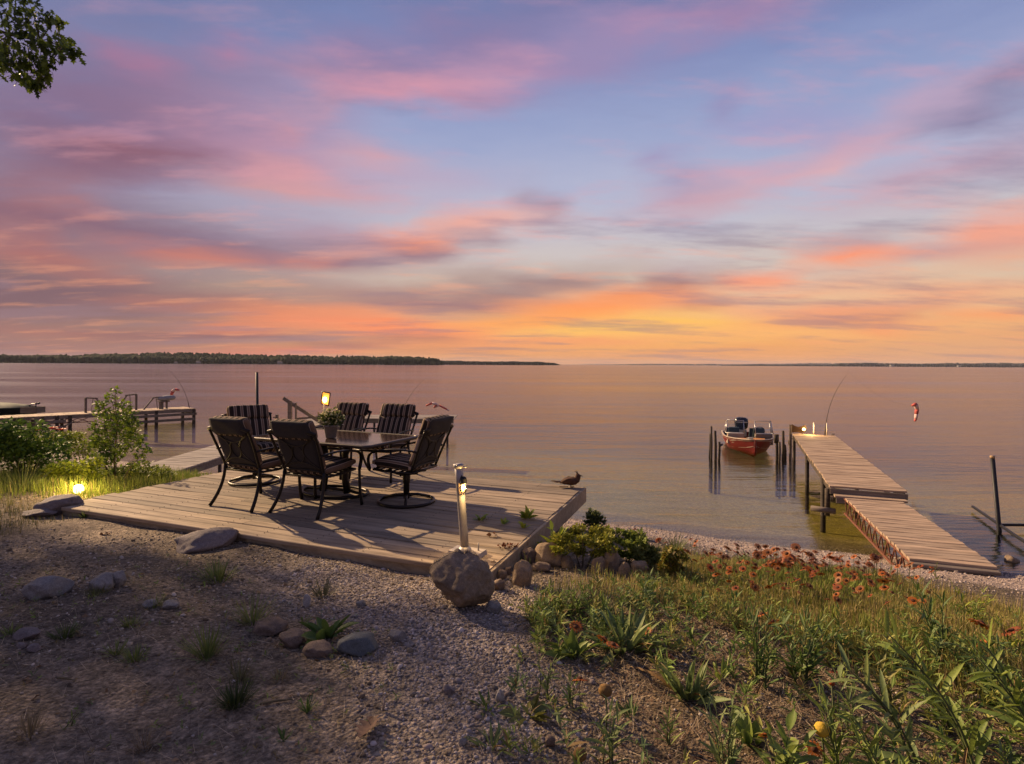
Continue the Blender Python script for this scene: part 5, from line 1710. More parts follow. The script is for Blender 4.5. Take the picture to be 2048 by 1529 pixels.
boulder()
ROCKS = [
    (988, 1229, 34, 21, 'grey', 'small smooth grey stone at the right foot of the largest boulder'),
    (987, 1152, 18, 27, 'tan', 'narrow upright tan stone wedged between the boulder and the deck corner'),
    (1003, 1160, 24, 16, 'tan', 'small flat tan stone just right of the upright one at the deck corner'),
    (1016, 1152, 16, 15, 'brown', 'tiny brown stone between flat tan stone and blocky tan rock'),
    (997, 1182, 30, 18, 'brown', 'low brown stone right of the boulder, under the flat tan stone'),
    (1002, 1142, 15, 10, 'grey', 'tiny grey stone under the deck edge by the near corner'),
    (1045, 1174, 42, 42, 'tan', 'blocky tan rock a little right of the deck corner'),
    (1056, 1128, 34, 26, 'brown', 'brown rock half under the deck edge'),
    (1097, 1133, 64, 38, 'tan', 'broad rounded tan rock under the leafy plant beside the deck'),
    (1136, 1138, 26, 22, 'tan', 'rounded tan rock between the broad rock and yellow green bush'),
    (1084, 1146, 42, 14, 'brown', 'flat brown rock in front of the broad rounded rock'),
    (1199, 1149, 32, 30, 'tan', 'leftmost round tan rock of the four in the grassy bank'),
    (1227, 1146, 38, 42, 'tan', 'tallest tan rock of the four in the grassy bank'),
    (1251, 1155, 28, 27, 'tan', 'third tan rock from the left of the four in the grassy bank'),
    (1281, 1151, 36, 28, 'tan', 'rightmost egg shaped tan rock of the four in the grassy bank'),
    (394, 1104, 122, 34, 'mauve', 'long low mauve grey rock lying against the near edge of the deck'),
    (77, 1201, 96, 38, 'grey', 'big pale grey angular rock lying at the left of the bare ground'),
    (190, 1184, 62, 26, 'grey', 'oval grey stone touching the smaller round stone on the left'),
    (231, 1176, 33, 28, 'grey', 'small round grey stone right of the oval stone on the left'),
    (42, 1284, 58, 16, 'mauve', 'flat mauve stone at the lower left edge of the photo'),
    (36, 1302, 26, 10, 'mauve', 'small flat mauve chip at the lower left, below the flat mauve stone'),
    (62, 1306, 32, 12, 'mauve', 'second small mauve chip at lower left, right of the first'),
    (296, 1216, 32, 13, 'grey', 'half buried grey stone left of its twin in the bare ground'),
    (336, 1222, 38, 14, 'grey', 'half buried grey stone right of its twin in the bare ground'),
    (530, 1273, 78, 20, 'brown', 'flat brownish stone, leftmost of the stone row in the foreground'),
    (578, 1297, 62, 24, 'brown', 'brown saddle shaped stone, second in the foreground stone row'),
    (633, 1319, 76, 18, 'brown', 'oval brown grey stone, third in the foreground stone row'),
    (714, 1313, 94, 29, 'slate', 'smooth slate blue stone, right end of the foreground stone row'),
    (794, 1286, 38, 19, 'grey', 'small light grey stone right of the slate blue stone'),
    (720, 1216, 20, 13, 'grey', 'small grey pebble stone on the gravel left of the boulder'),
    (612, 1216, 17, 22, 'pale', 'small whitish stone standing above the broad leaved weed'),
    (1000, 1408, 20, 24, 'pale', 'small whitish stone among the plants in the lower middle'),
    (1100, 1496, 24, 18, 'brown', 'small brown stone near the bottom edge in the middle'),
    (925, 1495, 17, 13, 'grey', 'small grey stone by the bottom edge on the gravel'),
    (896, 1394, 26, 16, 'mauve', 'small mauve stone on gravel in the lower middle'),
    (70, 1036, 66, 13, 'mauve', 'thin flat grey slab beside the slanted rock left of the deck'),
    (2030, 1136, 32, 20, 'tan', 'small tan block under the launch rail at the right edge'),
]
for i, q in enumerate(ROCKS):
    rock(*q, seed=100 + i)
# slanted slab-like rock at the deck's left corner
ob = rock(98, 1032, 84, 34, 'mauve', 'slanted mauve rock lying at the left corner of the deck', 77, lump=.25, yaw=.35)
ob.rotation_euler = (0, R(-10), 0)

# ================================================================ loose gravel and dry litter
M_PEBBLE = vcol_mat('pebble_stone', .85, 0, 0, .25)
_pv = ICO_V * np.array((1, .85, .55)) * (1 + np.random.default_rng(2).uniform(-.18, .18, (12, 1)))


DECKPOLY = [DN_L, DN_R, DF_R, DF_L]


def pebbles(name, n, xr, yr, dens, s0, s1, cols, label, seed):
    r = np.random.default_rng(seed)
    x = r.uniform(*xr, n); y = r.uniform(*yr, n)
    keep = r.uniform(0, 1, n) < dens(x, y)
    keep &= ~in_poly(x, y, DECKPOLY)
    keep &= np.abs(x) < y * .95 + .6
    x, y = x[keep], y[keep]; m = len(x)
    s = np.exp(r.uniform(math.log(s0), math.log(s1), m)) ; s[r.uniform(0, 1, m) < .03] *= 2.0
    z = gz(x, y) + s * .15
    c = np.array(cols)[r.integers(0, len(cols), m)] * r.uniform(.65, 1.35, (m, 1))
    o = scatter(name, _pv, ICO_F, np.stack([x, y, z], -1), rot_np(r.uniform(0, 6.28, m), r.normal(0, .3, m), r.normal(0, .3, m)), np.stack([s, s * r.uniform(.7, 1.1, m), s], -1), c, M_PEBBLE, smooth=True)
    tag(o, label, 'gravel', kind='stuff')


GCOL = [(.28, .24, .22), (.21, .185, .18), (.36, .31, .28), (.42, .37, .34), (.15, .13, .12), (.26, .205, .175)]
BCOL = [(.34, .28, .25), (.26, .21, .19), (.42, .36, .33), (.30, .24, .20), (.20, .17, .16)]
pebbles('gravel', 26000, (-1.8, 1.2), (1.9, 5.2), lambda x, y: soft_poly(x, y, GRAVEL_PATH, .25) * .95, .005, .013, GCOL, 'grey pink pea gravel strip in front of the deck', 1)
pebbles('dirt_gravel', 60000, (-6.5, 2.6), (1.8, 7.5), lambda x, y: np.clip(.32 + .6 * fbm(x * 2.0, y * 2.0, 9), 0.06, 1) * (shore_s(x, y) > 5.5), .004, .014, [(.23, .18, .125), (.16, .125, .085), (.33, .27, .20), (.12, .09, .062), (.40, .35, .30)], 'scattered small stones on the bare brown ground', 2)
pebbles('beach_gravel', 60000, (-9, 9.5), (4.5, 17), lambda x, y: ((shore_s(x, y) < 4.9) & (shore_s(x, y) > -.6)) * np.clip(.75 + .3 * fbm(x * 2, y * 2, 4), 0, 1), .007, .019, BCOL, 'pinkish pebbles of the narrow beach along the lake', 3)

# dead leaf litter
def leaf_litter():
    r = np.random.default_rng(66); n = 2600
    x = r.uniform(-5.5, 3.2, n); y = r.uniform(1.8, 6.0, n)
    k = ~in_poly(x, y, DECKPOLY) & (np.clip(.25 + .6 * fbm(x * 1.4, y * 1.4, 55), .03, 1) > r.uniform(0, 1, n)) & (shore_s(x, y) > 6)
    x, y = x[k], y[k]; m = len(x)
    s = r.uniform(.012, .045, m)
    c = np.array([(.30, .20, .11), (.20, .13, .075), (.42, .33, .22), (.14, .09, .055)])[r.integers(0, 4, m)] * r.uniform(.7, 1.2, (m, 1))
    o = scatter('leaf_litter', LEAF_V * np.array((1.2, 1, 2.0)), LEAF_F, np.stack([x, y, gz(x, y) + .006], -1), rot_np(r.uniform(0, 6.28, m), r.normal(0, .25, m), r.normal(0, .4, m)), np.stack([s, s, s], -1), c, M_DRYV)
    tag(o, 'small brown dead leaves strewn over the ground', 'litter', kind='stuff')


leaf_litter()

# dry straw and stems lying about
BL_V = np.array([(-.5, 0, 0), (.5, 0, 0), (.42, .35, .012), (-.42, .35, .012), (.3, .7, .05), (-.3, .7, .05), (0, 1, .04)], float)
BL_F = np.array([(0, 1, 2), (0, 2, 3), (3, 2, 4), (3, 4, 5), (5, 4, 6)])


def litter(name, n, poly_fn, xr, yr, ln, wd, cols, label, seed, dirn=None, pitch=.12):
    r = np.random.default_rng(seed)
    x = r.uniform(*xr, n); y = r.uniform(*yr, n)
    k = (r.uniform(0, 1, n) < poly_fn(x, y)) & ~in_poly(x, y, DECKPOLY)
    x, y = x[k], y[k]; m = len(x)
    yaw = r.uniform(0, 6.28, m) if dirn is None else r.normal(dirn, .7, m)
    l = ln * r.uniform(.4, 1.4, m)
    c = np.array(cols)[r.integers(0, len(cols), m)] * r.uniform(.6, 1.3, (m, 1))
    o = scatter(name, BL_V, BL_F, np.stack([x, y, gz(x, y) + .006], -1), rot_np(yaw, np.abs(r.normal(0, pitch, m)), r.normal(0, .3, m)), np.stack([np.full(m, wd), l, l], -1), c, M_DRYV)
    tag(o, label, 'litter', kind='stuff')


STRAW = [(.36, .28, .18), (.25, .185, .12), (.46, .37, .25), (.12, .09, .065), (.20, .165, .10)]
litter('dry_straw', 34000, lambda x, y: np.clip(.4 + .6 * fbm(x * 1.5, y * 1.5, 21), 0, 1) * (shore_s(x, y) > 7.0) * (x < .3), (-6, .4), (1.7, 6.2), .10, .0024, STRAW, 'dry grass bits strewn over the bare ground on the left', 4, R(70))
litter('dry_mulch', 20000, lambda x, y: soft_poly(x, y, MULCH, .3) * .9, (.2, 3.4), (1.7, 4.9), .11, .0032, STRAW + [(.05, .04, .03), (.18, .10, .06)], 'dark dead stems and mulch between the plants on the right', 5)

# ================================================================ grass
def grass(name, n, poly, h0, h1, w, cols, label, seed, lean=.35, dens=None, extra=None):
    r = np.random.default_rng(seed)
    P = np.array([(p[0], p[1]) for p in poly])
    x = r.uniform(P[:, 0].min(), P[:, 0].max(), n); y = r.uniform(P[:, 1].min(), P[:, 1].max(), n)
    k = soft_poly(x, y, poly, .22) > r.uniform(0, 1, n)
    if dens is not None: k &= r.uniform(0, 1, n) < dens(x, y)
    k &= ~in_poly(x, y, DECKPOLY)
    x, y = x[k], y[k]; m = len(x)
    clump = fbm(x * 3.0, y * 3.0, seed)
    h = r.uniform(h0, h1, m) * np.clip(1 + .35 * clump, .5, 1.6)
    f = np.clip(.5 + .35 * clump + r.normal(0, .25, m), 0, 1)[:, None]
    c = (np.array(cols[0]) * (1 - f) + np.array(cols[1]) * f)
    dry = r.uniform(0, 1, m) < cols[3]
    c[dry] = np.array(cols[2])
    c *= r.uniform(.7, 1.3, (m, 1))
    o = scatter(name, BL_V * np.array((1, 1, 2.5)), BL_F, np.stack([x, y, gz(x, y) - .005], -1), rot_np(r.uniform(0, 6.28, m), R(90) - np.abs(r.normal(0, lean, m)), r.normal(0, .2, m)), np.stack([w * r.uniform(.7, 1.4, m), h, h], -1), c, M_LEAFV)
    tag(o, label, 'grass', kind='stuff')


grass('bank_grass', 90000, BANK, .04, .15, .0045, [(.16, .18, .04), (.32, .28, .07), (.46, .35, .16), .34], 'dense yellow green grass on the bank sloping down to the beach', 31)
grass('bank_weeds', 60000, BANK, .05, .14, .010, [(.12, .18, .03), (.23, .27, .05), (.26, .20, .07), .12], 'patches of broader green weeds in the bank grass', 35, .5, dens=lambda x, y: np.clip(fbm(x * 4.5, y * 4.5, 41) * 1.6 - .15, 0, 1) * (.35 + .65 * np.clip((x - 1.0) / 1.2, 0, 1)))
LEFTG = [gp(*p) for p in [(-120, 960), (60, 945), (250, 948), (420, 955), (330, 968), (200, 1000), (140, 1000), (60, 985), (-120, 1010)]]
grass('left_grass', 30000, LEFTG, .06, .20, .006, [(.13, .20, .03), (.25, .28, .05), (.36, .30, .12), .12], 'lush green grass around the glowing garden light on the left', 32)
FRINGE = [gp(*p) for p in [(-120, 1010), (70, 1000), (110, 1040), (-120, 1120)]]
grass('fringe_grass', 5000, FRINGE, .03, .10, .005, [(.07, .08, .025), (.11, .11, .04), (.24, .19, .10), .4], 'thin short grass at the left edge before the deck', 33)

# ================================================================ single plants
def leaf_mesh(name, w, droop, mat, fold=.25, n=5):
    mb = MB(); V = []; Fc = []
    for i in range(n + 1):
        t = i / n
        ww = w * math.sin(math.pi * min(1, t * .93 + .05)) ** .8 if i < n else 0.0
        z = -droop * t * t
        V += [Vector((-ww / 2, t, z + ww * fold)), Vector((0, t, z)), Vector((ww / 2, t, z + ww * fold))]
    for i in range(n):
        a = i * 3
        Fc += [(a, a + 1, a + 4, a + 3), (a + 1, a + 2, a + 5, a + 4)]
    mb.add(V, Fc)
    o = mb.build(name, mat, None, True)
    me = o.data
    bpy.data.objects.remove(o)
    return me


ML = {'green': leafmat('fresh_green_leaf', (.19, .27, .06)), 'blue': leafmat('blue_green_leaf', (.175, .24, .095)), 'dark': leafmat('deep_green_leaf', (.10, .17, .045)), 'lime': leafmat('lime_green_leaf', (.24, .31, .045)),
      'olive': leafmat('olive_leaf', (.19, .205, .06))}
LM = {k: [leaf_mesh('leaf', w, d, m) for w, d in ((.15, .12), (.18, .32), (.13, -.06))] for k, m in ML.items()}
LMB = {k: [leaf_mesh('leaf', w, d, m) for w, d in ((.42, .15), (.48, .35), (.38, .05))] for k, m in ML.items()}
M_STEM = plain('green_plant_stem', (.075, .095, .035), .7, 0, .2, 30, .1)
M_STEMD = plain('dry_plant_stem', (.12, .095, .05), .8, 0, .2, 30, .1)


def add_leaf(parent, me, p, d, ln, roll=0.0, name='leaf'):
    o = bpy.data.objects.new(name, me); COL.objects.link(o); o.parent = parent
    d = Vector(d).normalized()
    x = d.cross(Vector((0, 0, 1)))
    x = Vector((1, 0, 0)) if x.length < .05 else x.normalized()
    z = x.cross(d)
    M = Matrix((x, d, z)).transposed() @ Matrix.Rotation(roll, 3, 'Y')
    o.location = p; o.rotation_mode = 'QUATERNION'; o.rotation_quaternion = M.to_quaternion(); o.scale = (ln, ln, ln)
    return o


M_DEADLEAF = leafmat('withered_leaf', (.20, .13, .055), .4, .2)
DEAD = [leaf_mesh('leaf', w, d, M_DEADLEAF, .6) for w, d in ((.09, .6), (.11, .9))]


def leafy_plant(px, py, hpx, label, kind='green', stems=3, leaves=12, leaf=.10, lean=(0, 0), spread=.35, seed=0, name='leafy_plant', group='leafy plants in the foreground', broad=False, up=.45, cat='plant', base=None):
    r = random.Random(seed)
    p = gp(px, py) if base is None else Vector(base)
    h = hpx * p.y / F
    t = thing(name, label, cat, p, r.uniform(0, 6.28) if lean == (0, 0) else 0, group)
    mesh = (LMB if broad else LM)[kind]
    for s in range(stems):
        a = r.uniform(0, 6.28); sp = spread * r.uniform(.4, 1.0)
        tip = Vector((lean[0] * h + sp * h * math.cos(a), lean[1] * h + sp * h * math.sin(a), h * r.uniform(.75, 1.0)))
        b0 = Vector((.03 * math.cos(a), .03 * math.sin(a), -.01))
        ctrl = Vector((tip.x * .25, tip.y * .25, tip.z * .55))
        pts = bez(b0, b0.lerp(ctrl, .6), ctrl, tip, 8)
        MB().tube(pts, list(np.linspace(.006, .002, 8) * max(.6, h * 2.2)), 5).build('stem', M_STEM, t, True)
        for i in range(leaves):
            u = .10 + .88 * i / max(1, leaves - 1)
            k = u * 7; j = min(6, int(k)); q = pts[j].lerp(pts[j + 1], k - j)
            tan = (pts[j + 1] - pts[j]).normalized()
            az = i * 2.4 + a + r.uniform(-.3, .3)
            side = Vector((math.cos(az), math.sin(az), 0)); side = (side - tan * side.dot(tan)).normalized()
            d = side * (1 - up) + tan * up + Vector((0, 0, .15))
            dead = r.random() < (.14 if u < .35 else .02)
            if dead: d = side + Vector((0, 0, -.5))
            add_leaf(t, DEAD[r.randrange(2)] if dead else mesh[r.randrange(3)], q, d + Vector((r.uniform(-.2, .2), r.uniform(-.2, .2), r.uniform(-.25, .15))), leaf * r.uniform(.5, 1.3) * (1.1 - .45 * u), r.uniform(-.6, .6))
        add_leaf(t, mesh[0], pts[-1], (pts[-1] - pts[-2]).normalized() + Vector((0, 0, .1)), leaf * .6)
    return t


def leaf_clump(px, py, hpx, wpx, n, label, kind='green', seed=0, name='leaf_clump', broad=False, group='leafy clumps', cat='plant', base=None, wfac=1.0):
    """leaves springing straight from the ground in a rosette"""
    r = random.Random(seed)
    p = gp(px, py) if base is None else Vector(base)
    k = p.y / F; h = hpx * k; w = wpx * k
    t = thing(name, label, cat, p, 0, group)
    mesh = (LMB if broad else LM)[kind]
    for i in range(n):
        a = r.uniform(0, 6.28); q = math.sqrt(r.uniform(0, 1))
        b = Vector((math.cos(a) * w * .18 * q, math.sin(a) * w * .18 * q, -.005))
        d = Vector((math.cos(a) * w * .5 * q * r.uniform(.7, 1.2), math.sin(a) * w * .5 * q * r.uniform(.7, 1.2), h * r.uniform(.6, 1.05) * (1 - .35 * q)))
        d += Vector((r.uniform(-.2, .2), r.uniform(-.2, .2), r.uniform(-.25, .1))) * h
        o = add_leaf(t, DEAD[0] if r.random() < .08 else mesh[r.randrange(3)], b, d, d.length, r.uniform(-.8, .8))
        o.scale = (d.length * wfac, d.length, d.length)
    return t


def grass_tuft(px, py, hpx, wpx, n, label, c0, c1, seed=0, name='grass_tuft', w=.005, base=None, cat='grass tuft', group='weed tufts on bare ground'):
    r = np.random.default_rng(seed)
    p = gp(px, py) if base is None else Vector(base)
    k = p.y / F; h = hpx * k; wd = wpx * k
    a = r.uniform(0, 6.28, n); q = np.sqrt(r.uniform(0, 1, n))
    pos = np.stack([np.cos(a) * wd * .3 * q, np.sin(a) * wd * .3 * q, np.zeros(n)], -1)
    tilt = q * .9 * r.uniform(.6, 1.2, n)
    f = r.uniform(0, 1, (n, 1)); c = (np.array(c0) * (1 - f) + np.array(c1) * f) * r.uniform(.7, 1.2, (n, 1))
    hh = h * r.uniform(.6, 1.15, n)
    o = scatter(name, BL_V * np.array((1, 1, -2.5)), BL_F, pos, rot_np(a - math.pi / 2, R(90) - tilt, r.normal(0, .2, n)), np.stack([np.full(n, w), hh, hh], -1), c, M_LEAFV)
    o.location = p
    tag(o, label, cat, group)
    return o


GA, GB = (.12, .175, .045), (.24, .26, .075)
TUFTS = [(436, 1160, 42, 84, 140, 'bushy green grass tuft below the long mauve rock', GA, GB, .006), (645, 1196, 40, 50, 90, 'dark spiky grass tuft on gravel left of the boulder', (.05, .06, .03), (.10, .10, .06), .004),
         (505, 1246, 60, 60, 90, 'upright green weed tuft above the flat brownish stone', GA, GB, .005), (415, 1312, 62, 70, 120, 'loose green tuft left of the stone row in the foreground', GA, GB, .006),
         (470, 1412, 46, 66, 130, 'dense mossy tuft in the lower left middle', (.04, .065, .02), (.08, .10, .03), .006), (480, 1362, 50, 60, 70, 'sparse pale tuft around a thin twig in the lower left', (.10, .11, .04), (.2, .18, .09), .004),
         (270, 1322, 26, 60, 70, 'low green tuft, right one of a pair on the lower left', GA, GB, .006), (232, 1308, 26, 40, 50, 'low green tuft, left one of a pair on the lower left', GA, GB, .006),
         (130, 1275, 26, 66, 90, 'low dark green tuft near the lower left edge', GA, (.09, .11, .03), .006), (262, 1252, 22, 40, 50, 'small green sprig patch above the lower left tufts', GA, GB, .006),
         (310, 1216, 26, 44, 50, 'thin grass growing between the half buried twin stones', GA, GB, .004), (192, 1192, 20, 56, 50, 'little grass patch in front of the oval grey stone', (.09, .11, .03), (.16, .17, .05), .005),
         (615, 1428, 34, 22, 24, 'tiny bright green shoot in the lower middle', (.08, .14, .03), (.12, .19, .05), .007), (566, 1486, 26, 18, 18, 'tiny green shoot near the bottom edge', (.08, .14, .03), (.12, .19, .05), .007),
         (170, 1036, 22, 20, 30, 'small weed sprouting at the deck front near its left corner', (.11, .17, .03), (.16, .2, .05), .007), (20, 1268, 20, 40, 40, 'small tuft at the very left edge beside flat mauve stone', GA, GB, .006),
         (560, 1362, 26, 50, 40, 'wispy straw coloured tuft in the lower left middle', (.2, .16, .09), (.26, .22, .12), .004), (290, 1500, 40, 70, 60, 'dry straw tuft near the bottom left', (.2, .15, .08), (.26, .2, .12), .004),
         (60, 1470, 40, 80, 60, 'straw coloured grass at the bottom left corner', (.16, .13, .07), (.24, .19, .11), .004), (44, 985, 74, 46, 60, 'tall thin grass blades left of the garden light', (.10, .14, .035), (.2, .2, .07), .005),
         (18, 1012, 60, 30, 26, 'long pale blades at the left edge by the garden light', (.16, .17, .06), (.24, .22, .1), .004),
         (1112, 1222, 50, 110, 240, 'spreading blue green grass clump right of the boulder', (.045, .068, .034), (.09, .11, .055), .006), (1200, 1236, 66, 100, 160, 'upright grass clump at the left end of the flower bank', (.05, .075, .034), (.10, .12, .05), .006),
         (1058, 1137, 30, 34, 14, 'slim arching green blades among rocks beside the deck', (.11, .16, .035), (.17, .21, .06), .008), (984, 1130, 26, 24, 12, 'few green blades growing at the deck corner behind the boulder', (.11, .16, .035), (.17, .21, .06), .008),
         (1480, 1260, 60, 80, 120, 'pale green grass clump at the edge of the dark mulch', (.09, .11, .035), (.18, .17, .06), .006), (1350, 1100, 34, 64, 90, 'short green grass clump at the top of the beach bank', (.09, .13, .03), (.15, .17, .04), .007)]
for i, (px, py, h, w, n, lab, c0, c1, bw) in enumerate(TUFTS):
    grass_tuft(px, py, h, w, n, lab, c0, c1, 200 + i, w=bw)

# weeds growing up between the deck boards
for (px, py, h, w, n, lab, kind, br) in ((962, 1040, 24, 30, 8, 'small green weed between deck boards, just right of the umbrella stand', 'green', True), (1006, 1048, 18, 20, 6, 'smallest green weed on the deck, between two larger weeds', 'green', True),
                                         (1054, 1036, 30, 34, 16, 'bright leafy weed on the deck, largest of the four', 'lime', True), (1048, 1056, 20, 18, 7, 'little bright weed on the deck just below the largest one', 'lime', True)):
    leaf_clump(px, py, h, w, n, lab, kind, 31 * n, 'deck_weed', br, 'weeds on the deck', 'weed', base=at_z(px, py, 1.664))
b = at_z(1015, 1096, 1.664)
o = leafball('dry_sprig', [(0, 0, .02), (.05, .01, .015), (-.04, -.01, .015)], [(.04, .03, .02)] * 3, 60, .03, (.16, .05, .025), (.10, .05, .03), M_DRYV, None, 5); o.location = b
tag(o, 'dry rust red sprig lying on the deck near its right edge', 'dead leaf')
for (px, py, lab) in ((987, 1072, 'single brown dead leaf on the sunny deck boards'), (210, 1072, 'reddish dead leaf on the ground before the deck')):
    pp = at_z(px, py, 1.672) if px > 900 else gp(px, py)
    o = leafball('dead_leaf', [(0, 0, .012)], [(.03, .02, .008)], 5, .05, (.2, .10, .05), (.14, .07, .04), M_DRYV, None, 6, 1.4, 0); o.location = pp
    tag(o, lab, 'dead leaf', 'dead leaves')

# leafy plants
leafy_plant(1108, 1130, 74, 'tall broad leaved green plant at the right side of the deck', 'lime', 3, 7, .16, (0, 0), .3, 1, broad=True)
leaf_clump(1100, 1108, 46, 60, 14, 'broad leaved green clump low beside the deck edge', 'lime', 4, broad=True)
leaf_clump(655, 1276, 54, 92, 20, 'dark broad leaved weed above the slate blue stone', 'dark', 5, broad=True)
leaf_clump(606, 1246, 30, 26, 8, 'small pale leaved weed next to the whitish standing stone', 'blue', 6)
leafy_plant(140, 1462, 34, 'feathery green sprig near the bottom left', 'green', 2, 8, .05, (.5, 0), .2, 7)
leaf_clump(1245, 1300, 92, 150, 60, 'large clump of spear shaped blue green leaves in the dark mulch', 'blue', 8, wfac=.85)
leaf_clump(1150, 1312, 66, 84, 26, 'leafy clump with broad pale leaves below the blue green grass', 'green', 9, broad=True, wfac=.8)
leaf_clump(1375, 1398, 96, 120, 42, 'spear leaved clump standing alone in the dark mulch', 'blue', 10, wfac=.9)
leafy_plant(1520, 1380, 150, 'tall dark leaved plant with reddish tops in the right foreground', 'dark', 6, 12, .12, (0, 0), .35, 11)
leafy_plant(1600, 1370, 130, 'densest deep green plant right of the tall dark one', 'dark', 8, 13, .12, (0, 0), .5, 12)
leaf_clump(1392, 1290, 50, 40, 10, 'small dark upright leaves in the middle of the mulch', 'dark', 13)
leaf_clump(1440, 1360, 54, 70, 16, 'low leafy clump between spear clump and tall dark plant', 'green', 14)
leafy_plant(1085, 1400, 90, 'pale leaved plant left of the orange flower in the lower middle', 'blue', 4, 9, .085, (0, 0), .35, 15)
leafy_plant(1140, 1420, 64, 'young green plant beneath the orange flower', 'green', 3, 7, .08, (0, 0), .4, 16)
leaf_clump(985, 1500, 46, 84, 30, 'silvery rosette weed near the bottom edge', 'blue', 17, wfac=.7)
leaf_clump(1062, 1506, 40, 44, 12, 'small green seedling near the bottom edge in the middle', 'green', 18)
leaf_clump(975, 1418, 40, 70, 16, 'low pointed leaved weed around the small whitish stone', 'dark', 19)
leaf_clump(1060, 1436, 30, 90, 18, 'flat spreading weed right of the small whitish stone', 'olive', 20, broad=True)
leafy_plant(1215, 1540, 120, 'tall grey green plant rising at the bottom centre', 'blue', 4, 10, .10, (0, 0), .3, 21)
leafy_plant(1330, 1500, 60, 'small leafy seedling right of bottom centre', 'green', 3, 7, .07, (0, 0), .4, 22)
leafy_plant(1450, 1560, 150, 'pale green narrow leaved plant left of the yellow bud', 'blue', 5, 13, .10, (-.1, 0), .3, 23)
leafy_plant(1560, 1600, 130, 'broad leaved green plant below the rust red flower at bottom right', 'green', 4, 9, .12, (0, 0), .4, 24, broad=True)
leafy_plant(1690, 1600, 190, 'narrow leaved plant beside the yellow bud at the bottom', 'green', 4, 16, .11, (0, .05), .25, 25)
leafy_plant(1840, 1560, 260, 'long leaning stem with paired lance leaves, left one at lower right', 'blue', 2, 22, .16, (-.5, .1), .12, 26)
leafy_plant(1960, 1570, 300, 'long leaning stem with lance leaves, middle one at lower right', 'green', 2, 24, .17, (-.55, .1), .12, 27)
leafy_plant(2090, 1560, 280, 'long leaning lance leaved stem at the lower right edge', 'green', 3, 22, .17, (-.5, .05), .12, 28)
leafy_plant(2000, 1420, 130, 'leafy stem cluster at the right edge under the red flower', 'dark', 4, 14, .13, (-.35, 0), .25, 29)
leafy_plant(1880, 1330, 150, 'tall dark narrow leaved plant on the bank at the right', 'dark', 4, 18, .13, (-.15, 0), .25, 30)
leafy_plant(1780, 1430, 110, 'slender leaning leafy stems before the tall dark plant', 'olive', 4, 14, .11, (-.4, 0), .2, 31)
leafy_plant(1900, 1480, 130, 'leaning leafy stems in the middle of the lower right plants', 'green', 4, 16, .12, (-.45, 0), .2, 32)
leafy_plant(1780, 1620, 170, 'bright leaning stems at the bottom right of centre', 'green', 3, 16, .13, (-.4, .1), .2, 33)
leafy_plant(2030, 1330, 90, 'green leafy clump at the right edge of the bank', 'lime', 6, 12, .09, (0, 0), .5, 34)
leafy_plant(1940, 1260, 80, 'fresh green clump at the top right of the bank', 'lime', 7, 12, .09, (0, 0), .5, 35)
leafy_plant(1750, 1175, 46, 'upright pale plant on the beach edge near the gangway foot', 'olive', 3, 9, .08, (0, 0), .25, 36)
leafy_plant(1868, 1160, 36, 'small sprout on the pebbles below the gangway', 'olive', 2, 7, .07, (0, 0), .25, 37)
leafy_plant(1190, 1190, 60, 'single tall grassy stem in front of the bank rocks', 'olive', 2, 8, .10, (0, 0), .15, 38)
leafy_plant(1625, 1300, 90, 'leafy stems at the far end of the dark mulch', 'green', 4, 11, .10, (0, 0), .35, 39)
leafy_plant(1700, 1480, 110, 'leafy stems right of the dark red flower', 'blue', 4, 13, .11, (-.2, 0), .3, 40)
leaf_clump(1265, 1440, 46, 60, 16, 'low spear leaved weed in the lower middle mulch', 'dark', 41)
leaf_clump(1500, 1490, 60, 80, 20, 'rounded leafy weed near the rust red flower at bottom right', 'green', 42, broad=True)


# shrubs made of leaf clumps with a few stems
def shrub(px, py, wpx, hpx, label, c0, c1, n, leaf, seed, name='shrub', lumps=9, group='shrubs', cat='shrub', base=None, hollow=.2, depth=.7, stems=6, lump=.20):
    r = random.Random(seed)
    p = gp(px, py) if base is None else Vector(base)
    k = p.y / F; w, h = wpx * k, hpx * k
    t = thing(name, label, cat, p, 0, group)
    C, Q = [], []
    for i in range(lumps):
        a = r.uniform(-1, 1); z = r.uniform(.22, .85)
        ww = math.sqrt(max(.05, 1 - ((z - .45) / .65) ** 2))
        C.append((a * w * .36 * ww, r.uniform(-1, 1) * w * .3 * depth, z * h)); s = r.uniform(.6, 1.1)
        Q.append((w * lump * s, w * lump * .9 * s, min(h * lump * 1.25, w * lump) * s))
    leafball('foliage', C, Q, n, leaf, c0, c1, M_LEAFV, t, seed, hollow=hollow)
    for i in range(stems):
        q = Vector(C[i % lumps])
        MB().tube([Vector((q.x * .15, q.y * .15, -.02)), q * .5 + Vector((0, 0, .05 * h)), q], [.012 * max(.4, h), .008 * max(.4, h), .003], 5).build('stem', M_STEMD, t, True)
    return t


